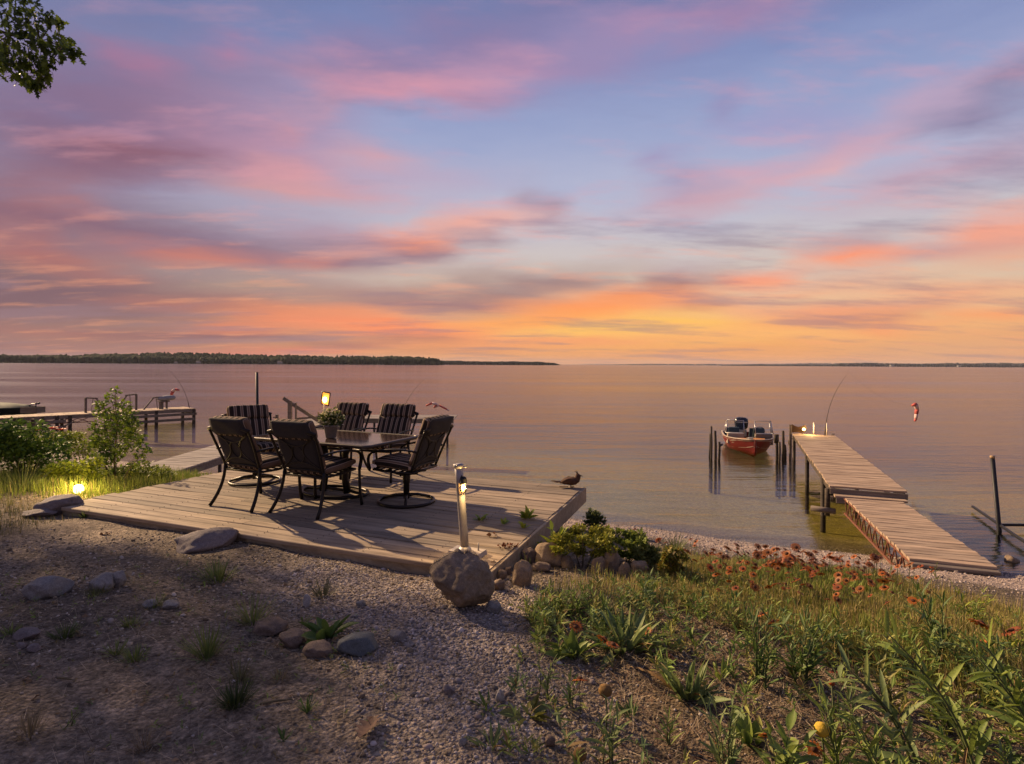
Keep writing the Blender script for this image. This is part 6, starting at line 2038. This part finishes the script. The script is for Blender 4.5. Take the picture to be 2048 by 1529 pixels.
shrub(1165, 1134, 150, 84, 'yellow green feathery bush right of the deck among the rocks', (.16, .20, .022), (.36, .33, .04), 4200, .032, 51, lumps=34, lump=.085, hollow=.02)
shrub(1248, 1126, 130, 66, 'fresh green bush behind the four bank rocks', (.13, .19, .028), (.25, .28, .045), 2600, .04, 52, lumps=26, lump=.09, hollow=.02)
shrub(1180, 1078, 64, 60, 'dark loose bush under the far corner of the deck', (.06, .09, .025), (.12, .14, .04), 1100, .04, 53, hollow=.05)
shrub(1290, 1135, 80, 44, 'low grey green bush at the edge of beach and bank', (.14, .17, .045), (.24, .25, .07), 1500, .038, 54, lumps=20, lump=.10, hollow=.02)
shrub(1350, 1160, 80, 66, 'rust tinged green bush where the bank meets the beach', (.13, .18, .025), (.30, .20, .035), 1600, .036, 55, lumps=22, lump=.09, hollow=.02)
shrub(52, 950, 170, 106, 'dark green leafy shrub at the left edge above the grass', (.065, .13, .024), (.15, .24, .04), 3400, .075, 56, lumps=14)
shrub(120, 930, 120, 76, 'bright yellow green shrub right behind the dark left shrub', (.17, .25, .022), (.31, .35, .04), 2400, .06, 57, lumps=11)
shrub(150, 972, 120, 52, 'low sprawling bright shrub just above the garden light', (.15, .22, .02), (.28, .32, .04), 2600, .055, 58, lumps=10)
shrub(-40, 960, 150, 130, 'tallest dark shrub cut off by the left edge', (.05, .11, .024), (.11, .18, .04), 2200, .08, 59, lumps=10)
shrub(300, 966, 130, 40, 'low green ground shrub between the sapling and the deck', (.12, .18, .02), (.24, .26, .04), 2200, .05, 60, lumps=10)


def sapling():
    p = gp(232, 968); k = p.y / F
    t = thing('sapling', 'slim young tree with airy green leaves left of the deck', 'tree', p)
    C, Q = [], []
    P = [(-10, 168, 12), (0, 186, 9), (-24, 158, 9), (8, 152, 16), (-16, 140, 16), (24, 132, 18), (-6, 124, 22), (40, 118, 14), (-36, 112, 16), (14, 104, 24), (-20, 94, 22), (44, 92, 14), (30, 80, 20), (-30, 76, 18), (-44, 88, 10), (4, 66, 22), (66, 66, 9), (54, 56, 10), (-14, 46, 16), (-46, 52, 11), (34, 36, 10), (-2, 24, 12), (-40, 26, 10)]
    r = random.Random(9)
    for x, z, q in P:
        C.append((x * k, r.uniform(-14, 14) * k, z * k)); Q.append((q * k, q * k, q * .85 * k))
    trunk = [(0, 0, -.05), (-4 * k, 0, 50 * k), (2 * k, 0, 110 * k), (-4 * k, 0, 178 * k)]
    MB().tube(trunk, [.016, .013, .010, .004], 7).build('trunk', M_STEMD, t, True)
    MB().tube([(6 * k, 0, -.05), (30 * k, 3 * k, 38 * k), (62 * k, 0, 66 * k)], [.012, .009, .003], 6).build('limb', M_STEMD, t, True)
    MB().tube([(-6 * k, 0, -.05), (-26 * k, 2 * k, 42 * k), (-42 * k, 0, 90 * k)], [.012, .009, .003], 6).build('limb', M_STEMD, t, True)
    tw = MB()
    for i, (x, z, q) in enumerate(P):
        a = Vector((x * .2 * k, 0, max(0, z - 34) * k)); b = Vector(C[i])
        tw.tube([a, a.lerp(b, .6) + Vector((0, 0, 3 * k)), b], [.006, .004, .002], 5)
    tw.build('twigs', M_STEMD, t, True)
    leafball('crown', C, Q, 2300, .062, (.085, .15, .022), (.22, .29, .042), M_LEAFV, t, 12, hollow=.15, flat=1.15)


sapling()

LANCE_V = np.array([(0, 0, 0), (-.11, .3, .04), (0, .3, 0), (.11, .3, .04), (-.10, .62, .0), (0, .62, -.04), (.10, .62, .0), (0, 1, -.14)], float)
LANCE_F = np.array([(0, 2, 1), (0, 3, 2), (1, 2, 5), (1, 5, 4), (2, 3, 6), (2, 6, 5), (4, 5, 7), (5, 6, 7)])


def undergrowth(name, n, poly, h0, h1, leaf, per, cols, label, seed, dens=None):
    """tangle of small leafy sprouts, too many to tell apart"""
    r = np.random.default_rng(seed)
    P = np.array([(p[0], p[1]) for p in poly])
    x = r.uniform(P[:, 0].min(), P[:, 0].max(), n); y = r.uniform(P[:, 1].min(), P[:, 1].max(), n)
    k = in_poly(x, y, poly) & ~in_poly(x, y, DECKPOLY) & (np.abs(x) < y * .95 + .3)
    if dens is not None: k &= r.uniform(0, 1, n) < dens(x, y)
    x, y = x[k], y[k]; m = len(x)
    H = r.uniform(h0, h1, m); lx, ly = r.normal(-.25, .3, m), r.normal(0, .25, m)
    tone = r.integers(0, len(cols), m)
    idx = np.repeat(np.arange(m), per); q = len(idx)
    u = r.uniform(.02, 1, q); hh = H[idx] * u
    pos = np.stack([x[idx] + lx[idx] * hh * u, y[idx] + ly[idx] * hh * u, gz(x[idx], y[idx]) + hh], -1)
    s = leaf * r.uniform(.5, 1.35, q) * (1.1 - .5 * u) * (.6 + .6 * (H[idx] - h0) / (h1 - h0 + 1e-6))
    c = np.array(cols)[tone[idx]] * r.uniform(.65, 1.35, (q, 1))
    dead = r.uniform(0, 1, q) < .10 * (1.3 - u); c[dead] = np.array((.26, .17, .07)) * r.uniform(.6, 1.2, (dead.sum(), 1))
    o = scatter(name, LANCE_V, LANCE_F, pos, rot_np(r.uniform(0, 6.28, q), r.normal(.45, .4, q) + .35 * u, r.normal(0, .5, q)), np.stack([s * r.uniform(.5, 1.0, q), s, s], -1), c, M_LEAFV)
    tag(o, label, 'undergrowth', kind='stuff')


UG = [(.17, .25, .05), (.22, .28, .06), (.15, .21, .08), (.28, .28, .07), (.11, .18, .04)]
RIGHT = [gp(*p) for p in [(1060, 1230), (1300, 1190), (1480, 1235), (1700, 1290), (2048, 1340), (2300, 1380), (2300, 1640), (1050, 1640), (1010, 1500)]]
undergrowth('weed_undergrowth', 3000, RIGHT, .04, .22, .070, 24, UG, 'tangle of small leafy weeds between the bigger plants on the right', 91, dens=lambda x, y: np.clip(.30 + .5 * fbm(x * 2.2, y * 2.2, 17) + .22 * (x - .9), .04, 1))
undergrowth('bank_undergrowth', 2600, BANK, .05, .16, .052, 18, UG + [(.26, .26, .05)], 'leafy weeds mixed into the grass of the bank', 92, dens=lambda x, y: np.clip(.35 + .6 * fbm(x * 3, y * 3, 19), .05, 1))
LEFTD = [gp(*p) for p in [(-80, 1060), (300, 1110), (700, 1160), (820, 1330), (760, 1640), (-200, 1640)]]
undergrowth('ground_sprouts', 1300, LEFTD, .01, .05, .030, 9, UG[:3] + [(.22, .17, .07)], 'tiny weed sprouts dotted over the bare ground', 93, dens=lambda x, y: np.clip(.25 + .9 * fbm(x * 2.0, y * 2.0, 23), 0.02, 1))

# ---------------------------------------------------------------- flowers
M_PETAL = leafmat('rust_orange_petal', (.34, .10, .012), .4, .2)
M_PETALR = leafmat('dark_red_petal', (.27, .060, .012), .3, .2)
M_DISC = plain('flower_disc', (.085, .030, .012), .9, 0, .3, 90, .5)
M_YELLOW = plain('yellow_bud', (.50, .33, .03), .8, 0, .2, 120, .6)
M_SEED = plain('brown_seed_head', (.16, .09, .025), .95, 0, .4, 90, .8)


def flower_meshes():
    pet = MB(); n = 13
    for i in range(n):
        a = 2 * math.pi * i / n; c, s = math.cos(a), math.sin(a)
        def q(r_, w_, z_): return Vector((c * r_ - s * w_, s * r_ + c * w_, z_))
        pet.add([q(.25, -.07, .05), q(.25, .07, .05), q(.75, .15, .10), q(.75, -.15, .10), q(1.0, .10, -.02), q(.93, 0, .02), q(1.0, -.10, -.02)], [(0, 1, 2, 3), (3, 2, 4, 5), (3, 5, 6)])
    disc = MB().lathe([(.36, .02), (.38, .10), (.30, .24), (.15, .32), (0, .34)], 12)
    return pet, disc


_pet, _disc = flower_meshes()
PET_ME = _pet.build('petals', M_PETAL).data; PETR_ME = _pet.build('petals', M_PETALR).data; DISC_ME = _disc.build('disc', M_DISC, None, True).data
_stm = MB().tube([(0, 0, 0), (.02, 0, .35), (-.01, .01, .7), (0, 0, 1)], [.011, .009, .008, .007], 5).build('stem', M_STEM, None, True)
STEM_ME = _stm.data
for nm in list(bpy.data.objects):
    if nm.parent is None and nm.type == 'MESH' and nm.data in (PET_ME, PETR_ME, DISC_ME, STEM_ME):
        bpy.data.objects.remove(nm)


def flower(px, py, hpx, rpx, label, red=False, seed=0, name='blanket_flower', base=None, group='rust orange flowers', lean=(0, 0)):
    r = random.Random(seed)
    p = gp(px, py) if base is None else Vector(base)
    k = p.y / F; h = hpx * k; rad = rpx * k
    t = thing(name, label, 'flower', p, r.uniform(0, 6.28), group)
    o = bpy.data.objects.new('stem', STEM_ME); COL.objects.link(o); o.parent = t; o.scale = (h * .45 + .12, h * .45 + .12, h)
    hd = bpy.data.objects.new('petals', PETR_ME if red else PET_ME); COL.objects.link(hd); hd.parent = t
    hd.location = (0, 0, h); hd.scale = (rad, rad, rad * r.uniform(.6, 1.6)); hd.rotation_euler = (r.uniform(-.75, .75), r.uniform(-.75, .75), r.uniform(0, 6))
    d = bpy.data.objects.new('disc', DISC_ME); COL.objects.link(d); d.parent = hd
    for i in range(2):
        a = r.uniform(0, 6.28)
        add_leaf(t, LM['olive'][i], (0, 0, h * (.15 + .25 * i)), (math.cos(a), math.sin(a), .6), .09)
    return t


flower(1160, 1440, 74, 17, 'orange flower standing alone in the lower middle', seed=1)
flower(1207, 1330, 48, 17, 'left flower of the orange pair in the dark mulch', seed=2)
flower(1226, 1346, 54, 15, 'right flower of the orange pair in the dark mulch', seed=3)
flower(1152, 1300, 46, 14, 'orange flower above the broad pale leaved clump', seed=4)
flower(1530, 1530, 56, 14, 'rust red flower near the bottom right, left of the yellow bud', seed=5)
flower(1668, 1420, 74, 12, 'dark red flower in front of the densest plant', True, 6)
flower(2022, 1330, 66, 20, 'dark red flower at the right edge of the bank', True, 7)
flower(1964, 1340, 52, 12, 'small orange flower left of the dark red one at the right edge', seed=8)
flower(1296, 1310, 46, 9, 'small orange bloom beyond the spear leaved clump', seed=9)
flower(1340, 1360, 44, 9, 'small orange bloom left above the lone spear leaved clump', seed=10)
flower(1628, 1590, 86, 17, 'shaggy rust flower at the bottom edge right of centre', seed=11)
flower(1960, 1330, 78, 22, 'broad faded orange flower at the right side of the bank', seed=12)
flower(1524, 1300, 68, 14, 'rust red bloom topping the tall dark leaved plant, left', seed=13)
flower(1548, 1300, 54, 13, 'rust red bloom topping the tall dark leaved plant, right', True, seed=14)
for (px, py, h, rp, m, lab, nm) in ((1643, 1580, 118, 15, M_YELLOW, 'round yellow flower bud near the bottom right', 'flower_bud'), (1210, 1480, 96, 14, M_SEED, 'brown fuzzy seed head on a stalk in the lower middle', 'seed_head'), (1160, 1560, 50, 14, M_SEED, 'brown fuzzy seed head at the bottom edge', 'seed_head'), (1663, 1490, 120, 6, M_PETALR, 'closed dark bud above the yellow flower bud', 'flower_bud')):
    p = gp(px, min(py, 1600)); k = p.y / F
    t = thing(nm, lab, 'flower', p, 0, 'buds and seed heads')
    MB().tube([(0, 0, 0), (.01, 0, h * k * .5), (0, 0, h * k)], .004, 6).build('stem', M_STEM, t, True)
    MB().lathe([(.3 * rp * k, -.9 * rp * k), (.9 * rp * k, -.4 * rp * k), (rp * k, .1 * rp * k), (.75 * rp * k, .65 * rp * k), (0, .9 * rp * k)], 14, (0, 0, h * k)).build('head', m, t, True)
    add_leaf(t, LM['green'][0], (0, 0, h * k * .4), (.6, -.5, .6), .08); add_leaf(t, LM['green'][1], (0, 0, h * k * .25), (-.7, -.2, .6), .08)

# the drift of flowers along the beach side of the bank
_fr = random.Random(77); cnt = 0
FL = 'one of many rust orange flowers crowding the bank before the pebble beach'
while cnt < 240:
    px = _fr.triangular(1290, 1900, 1560); py = 1122 + max(0, px - 1400) * .10 + _fr.triangular(0, 100, 8)
    if px < 1420 and _fr.random() < .6: continue
    q = gp(px, py)
    red = _fr.random() < .3
    zone = 'left end of the flower drift on the bank' if px < 1450 else 'thickest part of the flower drift before the beach' if px < 1600 else 'drift just below the gangway foot' if px < 1760 else 'thinning right end of the flower drift'
    lab = ('dark rust red' if red else 'rust orange') + ' daisy-like flower in the ' + zone
    flower(px, py, _fr.uniform(32, 52), _fr.choice((4.5, 6, 7, 8, 10)), lab, red, 1000 + cnt, group='flower drift along the beach')
    cnt += 1
for i, (px, py, lab) in enumerate(((1270, 1090, 'dark flower standing alone against the pebble beach behind the bank rocks'), (1316, 1112, 'left flower of three stray dark blooms beside the rust tinged bush'), (1332, 1116, 'middle flower of three stray dark blooms beside the rust tinged bush'), (1382, 1110, 'right flower of three stray dark blooms beside the rust tinged bush'))):
    flower(px, py, 30, 6, lab, True, 2000 + i, group='stray flowers before the beach')

# red daylilies behind the left shrub
M_LILY = leafmat('red_lily_petal', (.50, .045, .018), .25, .3)
LILY = [leaf_mesh('petal', .42, .25, M_LILY)]
for i, (px, py, lab) in enumerate(((73, 862, 'leftmost red lily bloom above the left shrubs'), (104, 858, 'middle red lily bloom above the left shrubs'), (121, 861, 'rightmost red lily bloom above the left shrubs'))):
    g = gp(px, 930); top = at_d(px, py, g.y)
    t = thing('red_lily', lab, 'flower', g, 0, 'red lilies')
    hh = top.z - g.z
    MB().tube([(0, 0, 0), (.02, 0, hh * .6), (top.x - g.x, 0, hh)], .006, 6).build('stem', M_STEM, t, True)
    for k in range(6):
        a = k * 1.047 + i; add_leaf(t, LILY[0], (top.x - g.x, 0, hh), (math.cos(a), math.sin(a), .5), .14, name='petal')

# ---------------------------------------------------------------- glowing garden light
p = gp(157, 990)
t = thing('garden_light', 'glowing round garden light in the grass left of the deck', 'lamp', p)
k = p.y / F
c = Vector((0, 0, 11 * k))
gb = MB().lathe([(0, -.065), (.035, -.055), (.06, -.02), (.062, .01), (.045, .045), (0, .062)], 18).build('globe', emit('glowing_globe', (1.0, .70, .26), 7.0), t, True); gb.location = c
MB().lathe([(.03, -.03), (.03, .01), (.04, .015)], 12).build('spike', M_BLACK, t, True)
lamp_light('garden_light_lamp', t, c + Vector((.04, -.06, .16)), 27, (1, .66, .22), .05)

# ---------------------------------------------------------------- twigs and a big dry oak leaf on the ground
def dead_oak_leaf(px, py, s, label, seed):
    r = np.random.default_rng(seed)
    p = gp(px, py)
    ol = []
    for i in range(11):
        tt = i / 10; w = (.30 if i % 2 else .14) * math.sin(math.pi * (tt * .9 + .08))
        ol.append((w, tt))
    V = []; Fc = []
    for w, tt in ol:
        z = .25 * abs(tt - .5) ** 1.5
        V += [Vector((-w, tt - .5, z + w * .7)), Vector((0, tt - .5, z)), Vector((w, tt - .5, z + w * .55))]
    for i in range(10):
        a = i * 3; Fc += [(a, a + 1, a + 4, a + 3), (a + 1, a + 2, a + 5, a + 4)]
    o = mesh_obj('dead_oak_leaf', [v * s for v in V], Fc, plain('dry_leaf_brown', (.17, .10, .06), .8, 0, .35, 25, .3), smooth=True)
    o.location = p + Vector((0, 0, .015)); o.rotation_euler = (.15, .1, r.uniform(0, 6))
    tag(o, label, 'dead leaf')


dead_oak_leaf(735, 1475, .20, 'big curled brown oak leaf lying near the bottom edge', 1)
for i, (a, b, lab) in enumerate((((115, 1362), (150, 1368), 'short dark twig on the bare ground at lower left'), ((766, 1424), (770, 1398), 'pale flat stick standing on edge in the lower middle'), ((520, 1415), (585, 1403), 'thin curved straw in the lower left middle'), ((463, 1352), (462, 1322), 'thin upright twig in the sparse tuft'))):
    p, q = gp(*a), gp(*b)
    up = i in (1, 3)
    if up: q = at_d(b[0], b[1], p.y)
    pts = [Vector((0, 0, .01)), (q - p) * .5 + Vector((0, .004, .012)), q - p + Vector((0, 0, .008))]
    o = MB().tube(pts, [.006, .005, .003] if i != 1 else [.010, .009, .006], 6, flat=(1, .5) if i == 1 else None).build('twig', plain('pale_wood_chip', (.33, .27, .23), .8) if i == 1 else M_STEMD, None, True)
    o.location = p; tag(o, lab, 'twig', 'twigs')

# ================================================================ oak whose branch hangs into the picture; its crown shades the foreground
def lobed_leaf():
    V = [(0, 0, 0)]; side = [(.06, .12), (.20, .24), (.09, .34), (.30, .50), (.11, .58), (.26, .78), (.09, .80), (0, 1.0)]
    Rr = [(x, y, .06 * x) for x, y in side]; Ll = [(-x, y, .06 * x) for x, y in side[:-1]]
    mid = [(0, .34, -.02), (0, .58, -.03), (0, .80, -.02)]
    V = [(0, 0, 0)] + Rr + Ll + mid        # 0, 1..8, 9..15, 16..18
    T = [(0, 1, 16), (1, 2, 16), (2, 3, 16), (16, 3, 17), (3, 4, 17), (4, 5, 17), (17, 5, 18), (5, 6, 18), (6, 7, 18), (7, 8, 18)]
    T += [(0, 16, 9), (9, 16, 10), (10, 16, 11), (16, 17, 11), (11, 17, 12), (12, 17, 13), (17, 18, 13), (13, 18, 14), (14, 18, 15), (15, 18, 8)]
    return np.array(V, float), np.array(T)


def build_oak():
    base = Vector((-17.2, 12.8, float(gz(-17.2, 12.8)) - .1))
    t = thing('oak_tree', 'oak tree whose leafy branch hangs into the top left corner', 'tree', base)
    bark = rock_mat('oak_bark', (.06, .048, .038), .4)
    T = [Vector((0, 0, 0)), Vector((.1, .05, 2.5)), Vector((-.1, .2, 5.5)), Vector((-.6, .8, 8.5)), Vector((-1.5, 2.2, 11.5))]
    MB().tube(T, [.46, .36, .30, .24, .14], 14).build('trunk', bark, t, True)
    # crown clumps, given by the shade they throw along (p) and across (q) the sun's path on the ground, and height h
    r = random.Random(5)
    cl = []
    spec = [(-7.6, .3, 10.5, 1.35), (-6.2, .9, 11, 1.2), (-4.6, 1.5, 11.5, 1.3), (-3.0, 1.9, 12, 1.3), (-7.4, -1.4, 10.5, 1.5), (-5.2, -.6, 11, 1.5), (-3.0, 0.0, 12, 1.6), (-.8, .2, 12.6, 1.3), (1.4, .2, 13.2, 1.6), (-4.4, -2.2, 11.5, 1.7), (-1.8, -1.8, 12.4, 1.8), (.8, -1.8, 13, 1.8), (-7.2, -3.2, 10.6, 1.7)]
    for p, q, h, rad in spec:
        gx, gy = .8 * p + .6 * q, -.6 * p + .8 * q
        k = h / SDIR.z
        cl.append((Vector((gx + SDIR.x * k, gy + SDIR.y * k, 1.6 + h)) - base, rad))
    lowl = [(-12.5, 8.5, 8.6, 1.5), (-10.6, 7.4, 9.4, 1.4), (-13.5, 10.2, 10.2, 1.6), (-9.4, 7.6, 8.9, .9)]
    cl += [(Vector(q[:3]) - base, q[3]) for q in lowl]
    for i, (c, rad) in enumerate(cl):
        a = T[2 + (i % 3)]
        mid = a.lerp(c, .5) + Vector((0, 0, .7))
        MB().tube([a, a.lerp(mid, .6), mid, c], [.11, .09, .07, .03], 7).build('limb', bark, t, True)
    C = [tuple(c) for c, _ in cl]; Q = [(rr, rr, rr * .8) for _, rr in cl]
    leafball('crown', C, Q, 11000, .24, (.03, .05, .014), (.06, .085, .02), M_LEAFV, t, 61, 1.1, .1, hollow=.1)
    # the hanging branch, near enough to show lobed leaves
    D = 8.0
    b0 = Vector(lowl[3][:3]) - base
    pts = [b0] + [at_d(px, py, D) - base for px, py in ((-60, 40), (20, 70), (80, 82), (128, 92))]
    MB().tube(pts, [.05, .03, .018, .010, .004], 7).build('branch', bark, t, True)
    lv, lf = lobed_leaf()
    clumps = [(10, 20, 46), (60, 8, 34), (30, 60, 44), (75, 55, 36), (100, 30, 22), (20, 105, 40), (60, 100, 40), (95, 88, 30), (125, 84, 20), (145, 100, 16), (112, 108, 16), (40, 140, 30), (70, 135, 26), (86, 122, 22), (60, 160, 16), (75, 168, 12), (88, 150, 14), (-20, 60, 60), (-30, 110, 50), (118, 40, 10), (15, 128, 26)]
    tw = MB(); k = D / F
    rr_ = np.random.default_rng(8); pos, cols = [], []
    for (px, py, q) in clumps:
        c = at_d(px, py, D + rr_.uniform(-.35, .35)) - base
        src = min(pts[1:], key=lambda s: (s - c).length)
        tw.tube([src, src.lerp(c, .6) + Vector((0, 0, .04)), c], [.008, .005, .002], 5)
        n = int(6 + q * 1.1)
        d = rr_.normal(size=(n, 3)); d /= np.linalg.norm(d, axis=1, keepdims=True)
        pos.append(np.array(c) + d * (q * k) * rr_.uniform(.2, 1.0, (n, 1)))
    tw.build('twigs', bark, t, True)
    pos = np.concatenate(pos); n = len(pos)
    f = rr_.uniform(0, 1, (n, 1)); cols = np.array((.022, .040, .008)) * (1 - f) + np.array((.12, .17, .022)) * f
    s = rr_.uniform(.10, .17, n)
    scatter('branch_leaves', lv, lf, pos, rot_np(rr_.normal(-2.4, 1.0, n), rr_.normal(-.95, .45, n), rr_.normal(0, .8, n)), np.stack([s, s, s], -1), cols, M_LEAFV, t)


build_oak()


# ================================================================ thin evening air over the lake
def build_haze():
    m = bpy.data.materials.new('evening_air'); m.use_nodes = True
    nt = m.node_tree; nt.nodes.clear()
    v = nt.nodes.new('ShaderNodeVolumePrincipled')
    v.inputs['Color'].default_value = (.80, .84, .95, 1); v.inputs['Density'].default_value = HAZE; v.inputs['Anisotropy'].default_value = 0.0
    out = nt.nodes.new('ShaderNodeOutputMaterial'); nt.links.new(v.outputs[0], out.inputs['Volume'])
    b = MB().box((0, 6600, 45), (19000, 15000, 110))
    o = b.build('haze', m); o['kind'] = 'stuff'; o['label'] = 'thin evening haze over the lake'


HAZE = 0.00004
build_haze()
